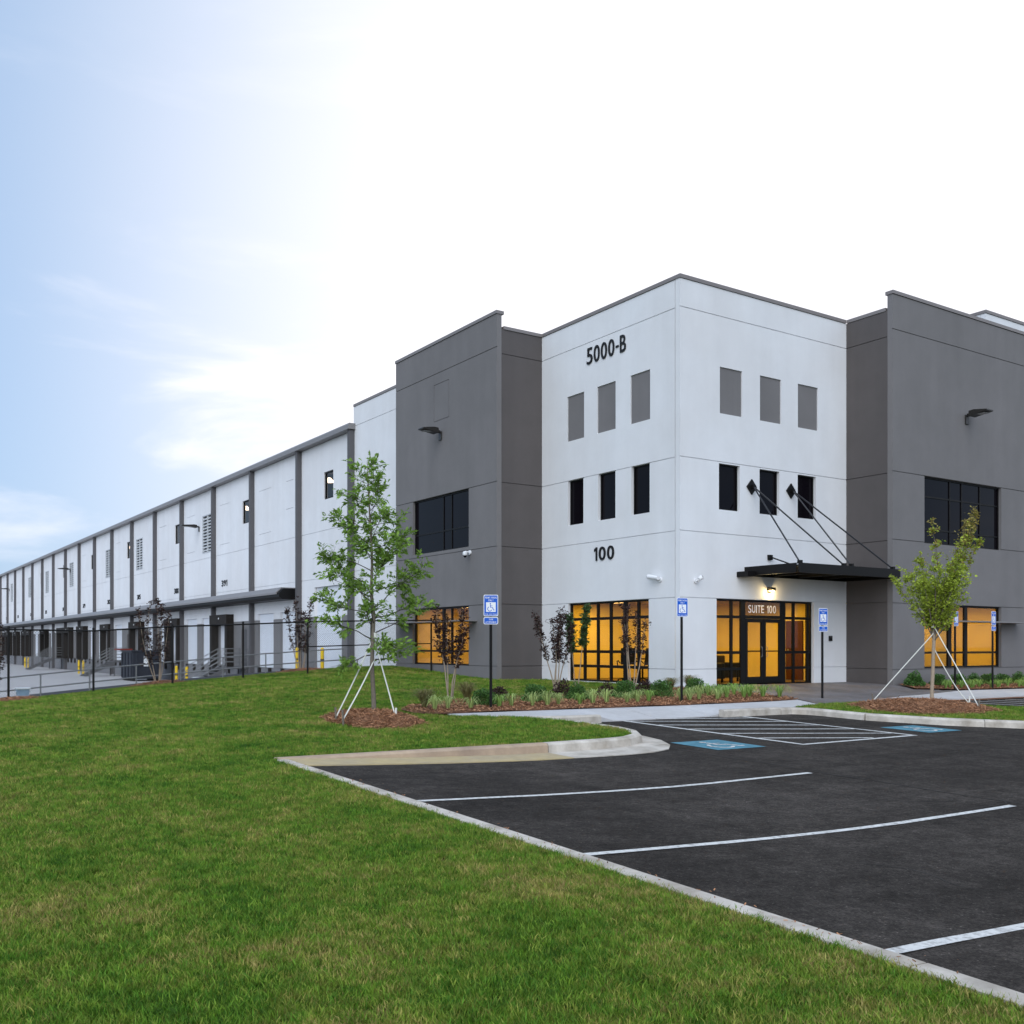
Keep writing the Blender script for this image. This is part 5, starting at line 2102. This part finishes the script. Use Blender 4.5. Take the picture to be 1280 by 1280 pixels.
ordn = ['first', 'second', 'third', 'fourth', 'fifth', 'sixth', 'seventh', 'eighth', 'ninth', 'tenth', 'eleventh', 'twelfth', 'thirteenth', 'fourteenth', 'fifteenth', 'sixteenth',
        'seventeenth', 'eighteenth', 'nineteenth', 'twentieth', 'twenty-first', 'twenty-second', 'twenty-third', 'twenty-fourth', 'twenty-fifth', 'twenty-sixth', 'twenty-seventh', 'twenty-eighth']
lx = [10.34, 10.72, 11.16, 11.95, 12.33, 12.75, 13.24, 13.62, 14.07, 14.54, 15.02, 15.48, 15.9, 16.34, 17.2, 17.6, 18.02, 18.45, 18.85, 19.2, 19.62, 19.95, 20.35, 20.75]
for i, x in enumerate(lx):
    y_ = 18.2 + .12 * math.sin(i * 2.1) + (0.2 if 17 < i < 22 else 0)
    gm = (i % 5 == 3 or i > 18)
    plant('lily_turf', (LIRG if gm else LIR)[i % 3], f'striped lily turf tuft, {ordn[i]} from the left along the front of the entrance bed', 'plant', x, y_, random.uniform(.78, 1.0), 'lily turf tufts along the entrance bed')
extra = [(19.0, 18.95), (19.5, 19.1), (20.0, 19.0), (20.3, 18.7)]
for i, (x, y_) in enumerate(extra):
    plant('lily_turf', LIRG[i % 3], f'green lily turf tuft, {ordn[i]} from the left in the second row beside the entrance paving', 'plant', x, y_, .9, 'lily turf tufts beside the entrance paving')
for (x, y_, l) in ((10.4, 18.75, 'tan fountain grass clump at the left tip of the entrance bed'), (11.95, 19.55, 'tan fountain grass clump under the lit tower window'),
                   (19.05, 20.45, 'tan fountain grass clump just left of the white building corner'), (19.8, 20.5, 'tan fountain grass clump right below the white building corner')):
    plant('fountain_grass', TAN[int(x) % 2], l, 'plant', x, y_, .95 if x < 19 else .85, 'tan grass clumps in the entrance bed')
for (x, y_, l) in ((12.97, 19.8, 'dark red shrub right of the leftmost parking sign'), (14.85, 19.8, 'dark red shrub below the myrtle at the white wall'),
                   (16.35, 19.9, 'dark red shrub below the middle of the shop window'), (17.6, 19.85, 'dark red shrub below the bronze myrtle')):
    plant('red_shrub', LOR[int(x) % 3], l, 'shrub', x, y_, random.uniform(.9, 1.05), 'dark red shrubs in the entrance bed')
for (x, y_, l) in ((11.95, 18.85, 'leafy green shrub just left of the leftmost parking sign'), (13.72, 19.35, 'round green shrub in front of the dark tower wall'), (15.0, 19.4, 'round green shrub below the small green tree'),
                   (16.5, 19.35, 'round green shrub in front of the shop window chairs'), (17.75, 19.4, 'round green shrub left of the single plate sign'), (19.3, 19.75, 'round green shrub right of the single plate sign')):
    plant('boxwood', BOX[int(x) % 3], l, 'shrub', x, y_, random.uniform(.85, 1.0), 'round green shrubs in the entrance bed')
bx = [28.45, 29.75, 30.85, 31.75, 32.6, 33.5, 34.5, 35.6]
for i, x in enumerate(bx):
    plant('boxwood', BOX[i % 3], f'round clipped boxwood, {ordn[i]} from the left under the right grey block', 'shrub', x, 19.3, .82 + .1 * (i == 0), 'boxwoods under the right grey block')
for i in range(17):
    x = 28.9 + i * .4
    plant('lily_turf', LIRG[i % 3], f'green lily turf tuft, {ordn[i]} from the left in front of the right boxwoods', 'plant', x, 18.5 + .12 * math.sin(i * 1.7), .75, 'lily turf edging the right bed')


# ------------------------------------------------------------------ lawn grass (uncountable)
def blade_tuft(seed, nb, h):
    r = random.Random(seed)
    V, F = [], []
    for b in range(nb):
        x, y_ = r.gauss(0, .024), r.gauss(0, .024)
        a = r.uniform(0, 2 * PI)
        ln = r.uniform(.2, .9) * h
        L = h * r.uniform(.55, 1.15)
        w = r.uniform(.0016, .003)
        c_, s_ = math.cos(a), math.sin(a)
        n = len(V)
        pa = r.uniform(0, PI)
        wx, wy = math.cos(pa) * w, math.sin(pa) * w
        V += [(x - wx, y_ - wy, 0), (x + wx, y_ + wy, 0), (x + c_ * ln * .35 + wx * .8, y_ + s_ * ln * .35 + wy * .8, L * .6), (x + c_ * ln * .35 - wx * .8, y_ + s_ * ln * .35 - wy * .8, L * .6),
              (x + c_ * ln + wx * .1, y_ + s_ * ln + wy * .1, L), (x + c_ * ln - wx * .1, y_ + s_ * ln - wy * .1, L)]
        F += [(n, n + 1, n + 2, n + 3), (n + 3, n + 2, n + 4, n + 5)]
    return np.array(V), np.array(F)


gcol = bpy.data.collections.new('grass_sources')
for i in range(6):
    V, F = blade_tuft(100 + i, 20, .038)
    o = array_mesh('grass_tuft', V, F, 'grass')
    COL.objects.unlink(o)
    gcol.objects.link(o)

ng = bpy.data.node_groups.new('grass_scatter', 'GeometryNodeTree')
ng.interface.new_socket('Geometry', in_out='INPUT', socket_type='NodeSocketGeometry')
ng.interface.new_socket('Geometry', in_out='OUTPUT', socket_type='NodeSocketGeometry')
gi, go = ng.nodes.new('NodeGroupInput'), ng.nodes.new('NodeGroupOutput')
at = ng.nodes.new('GeometryNodeInputNamedAttribute')
at.data_type = 'FLOAT'
at.inputs['Name'].default_value = 'density'
sz = ng.nodes.new('GeometryNodeInputNamedAttribute')
sz.data_type = 'FLOAT'
sz.inputs['Name'].default_value = 'size'
dp = ng.nodes.new('GeometryNodeDistributePointsOnFaces')
ci = ng.nodes.new('GeometryNodeCollectionInfo')
ci.inputs['Collection'].default_value = gcol
ci.inputs['Separate Children'].default_value = True
ci.inputs['Reset Children'].default_value = True
ip = ng.nodes.new('GeometryNodeInstanceOnPoints')
ip.inputs['Pick Instance'].default_value = True
rv = ng.nodes.new('FunctionNodeRandomValue')
rv.data_type = 'FLOAT_VECTOR'
rv.inputs['Min'].default_value = (-.25, -.25, 0)
rv.inputs['Max'].default_value = (.25, .25, 6.283)
rs_ = ng.nodes.new('FunctionNodeRandomValue')
rs_.data_type = 'FLOAT'
rs_.inputs[2].default_value = .6
rs_.inputs[3].default_value = 1.3
mu = ng.nodes.new('ShaderNodeMath')
mu.operation = 'MULTIPLY'
lk = ng.links.new
lk(gi.outputs[0], dp.inputs['Mesh'])
lk(at.outputs['Attribute'], dp.inputs['Density'])
lk(dp.outputs['Points'], ip.inputs['Points'])
lk(ci.outputs[0], ip.inputs['Instance'])
lk(rv.outputs['Value'], ip.inputs['Rotation'])
lk(rs_.outputs[1], mu.inputs[0])
lk(sz.outputs['Attribute'], mu.inputs[1])
lk(mu.outputs[0], ip.inputs['Scale'])
lk(ip.outputs[0], go.inputs[0])


def grass_on(src, dens_scale=1.0):
    me = src.data.copy()
    me.name = 'grass'
    n = len(me.vertices)
    co = np.zeros(n * 3, np.float32)
    me.vertices.foreach_get('co', co)
    co = co.reshape(-1, 3)
    d = np.hypot(co[:, 0], co[:, 1])
    f = (co[:, 0] * .559 + co[:, 1] * .829) / np.maximum(d, .1)
    dens = np.interp(d, [0, 4, 8, 14, 22, 34, 48, 60], [1700, 1600, 1150, 600, 280, 130, 70, 0]) * dens_scale
    dens *= np.clip((f - .42) / .12, 0, 1) * (d > 1.5)
    size = np.interp(d, [0, 8, 20, 40], [.95, 1.05, 1.3, 1.8])
    for nm, v in (('density', dens), ('size', size)):
        a = me.attributes.new(nm, 'FLOAT', 'POINT')
        a.data.foreach_set('value', v.astype(np.float32))
    o = bpy.data.objects.new('grass', me)
    COL.objects.link(o)
    md = o.modifiers.new('scatter', 'NODES')
    md.node_group = ng
    tag(o, kind='stuff')
    return o


grass_on(lawn)
grass_on(isl)

# dry clippings caught along the curb edge (uncountable)
r = np.random.default_rng(77)
n = 130
Y = r.uniform(3, 12.3, n)
X = 4.78 + np.abs(r.normal(0, .05, n)) * np.where(r.uniform(0, 1, n) < .8, 1, 3)
Z = np.array([A(4.9 if x < 4.9 else x, y_) + (.026 if x < 4.87 else .008) for x, y_ in zip(X, Y)])
tag(straw_cloud('clippings', np.c_[X, Y, Z], 'straw', None, r, .03, .005), kind='stuff')
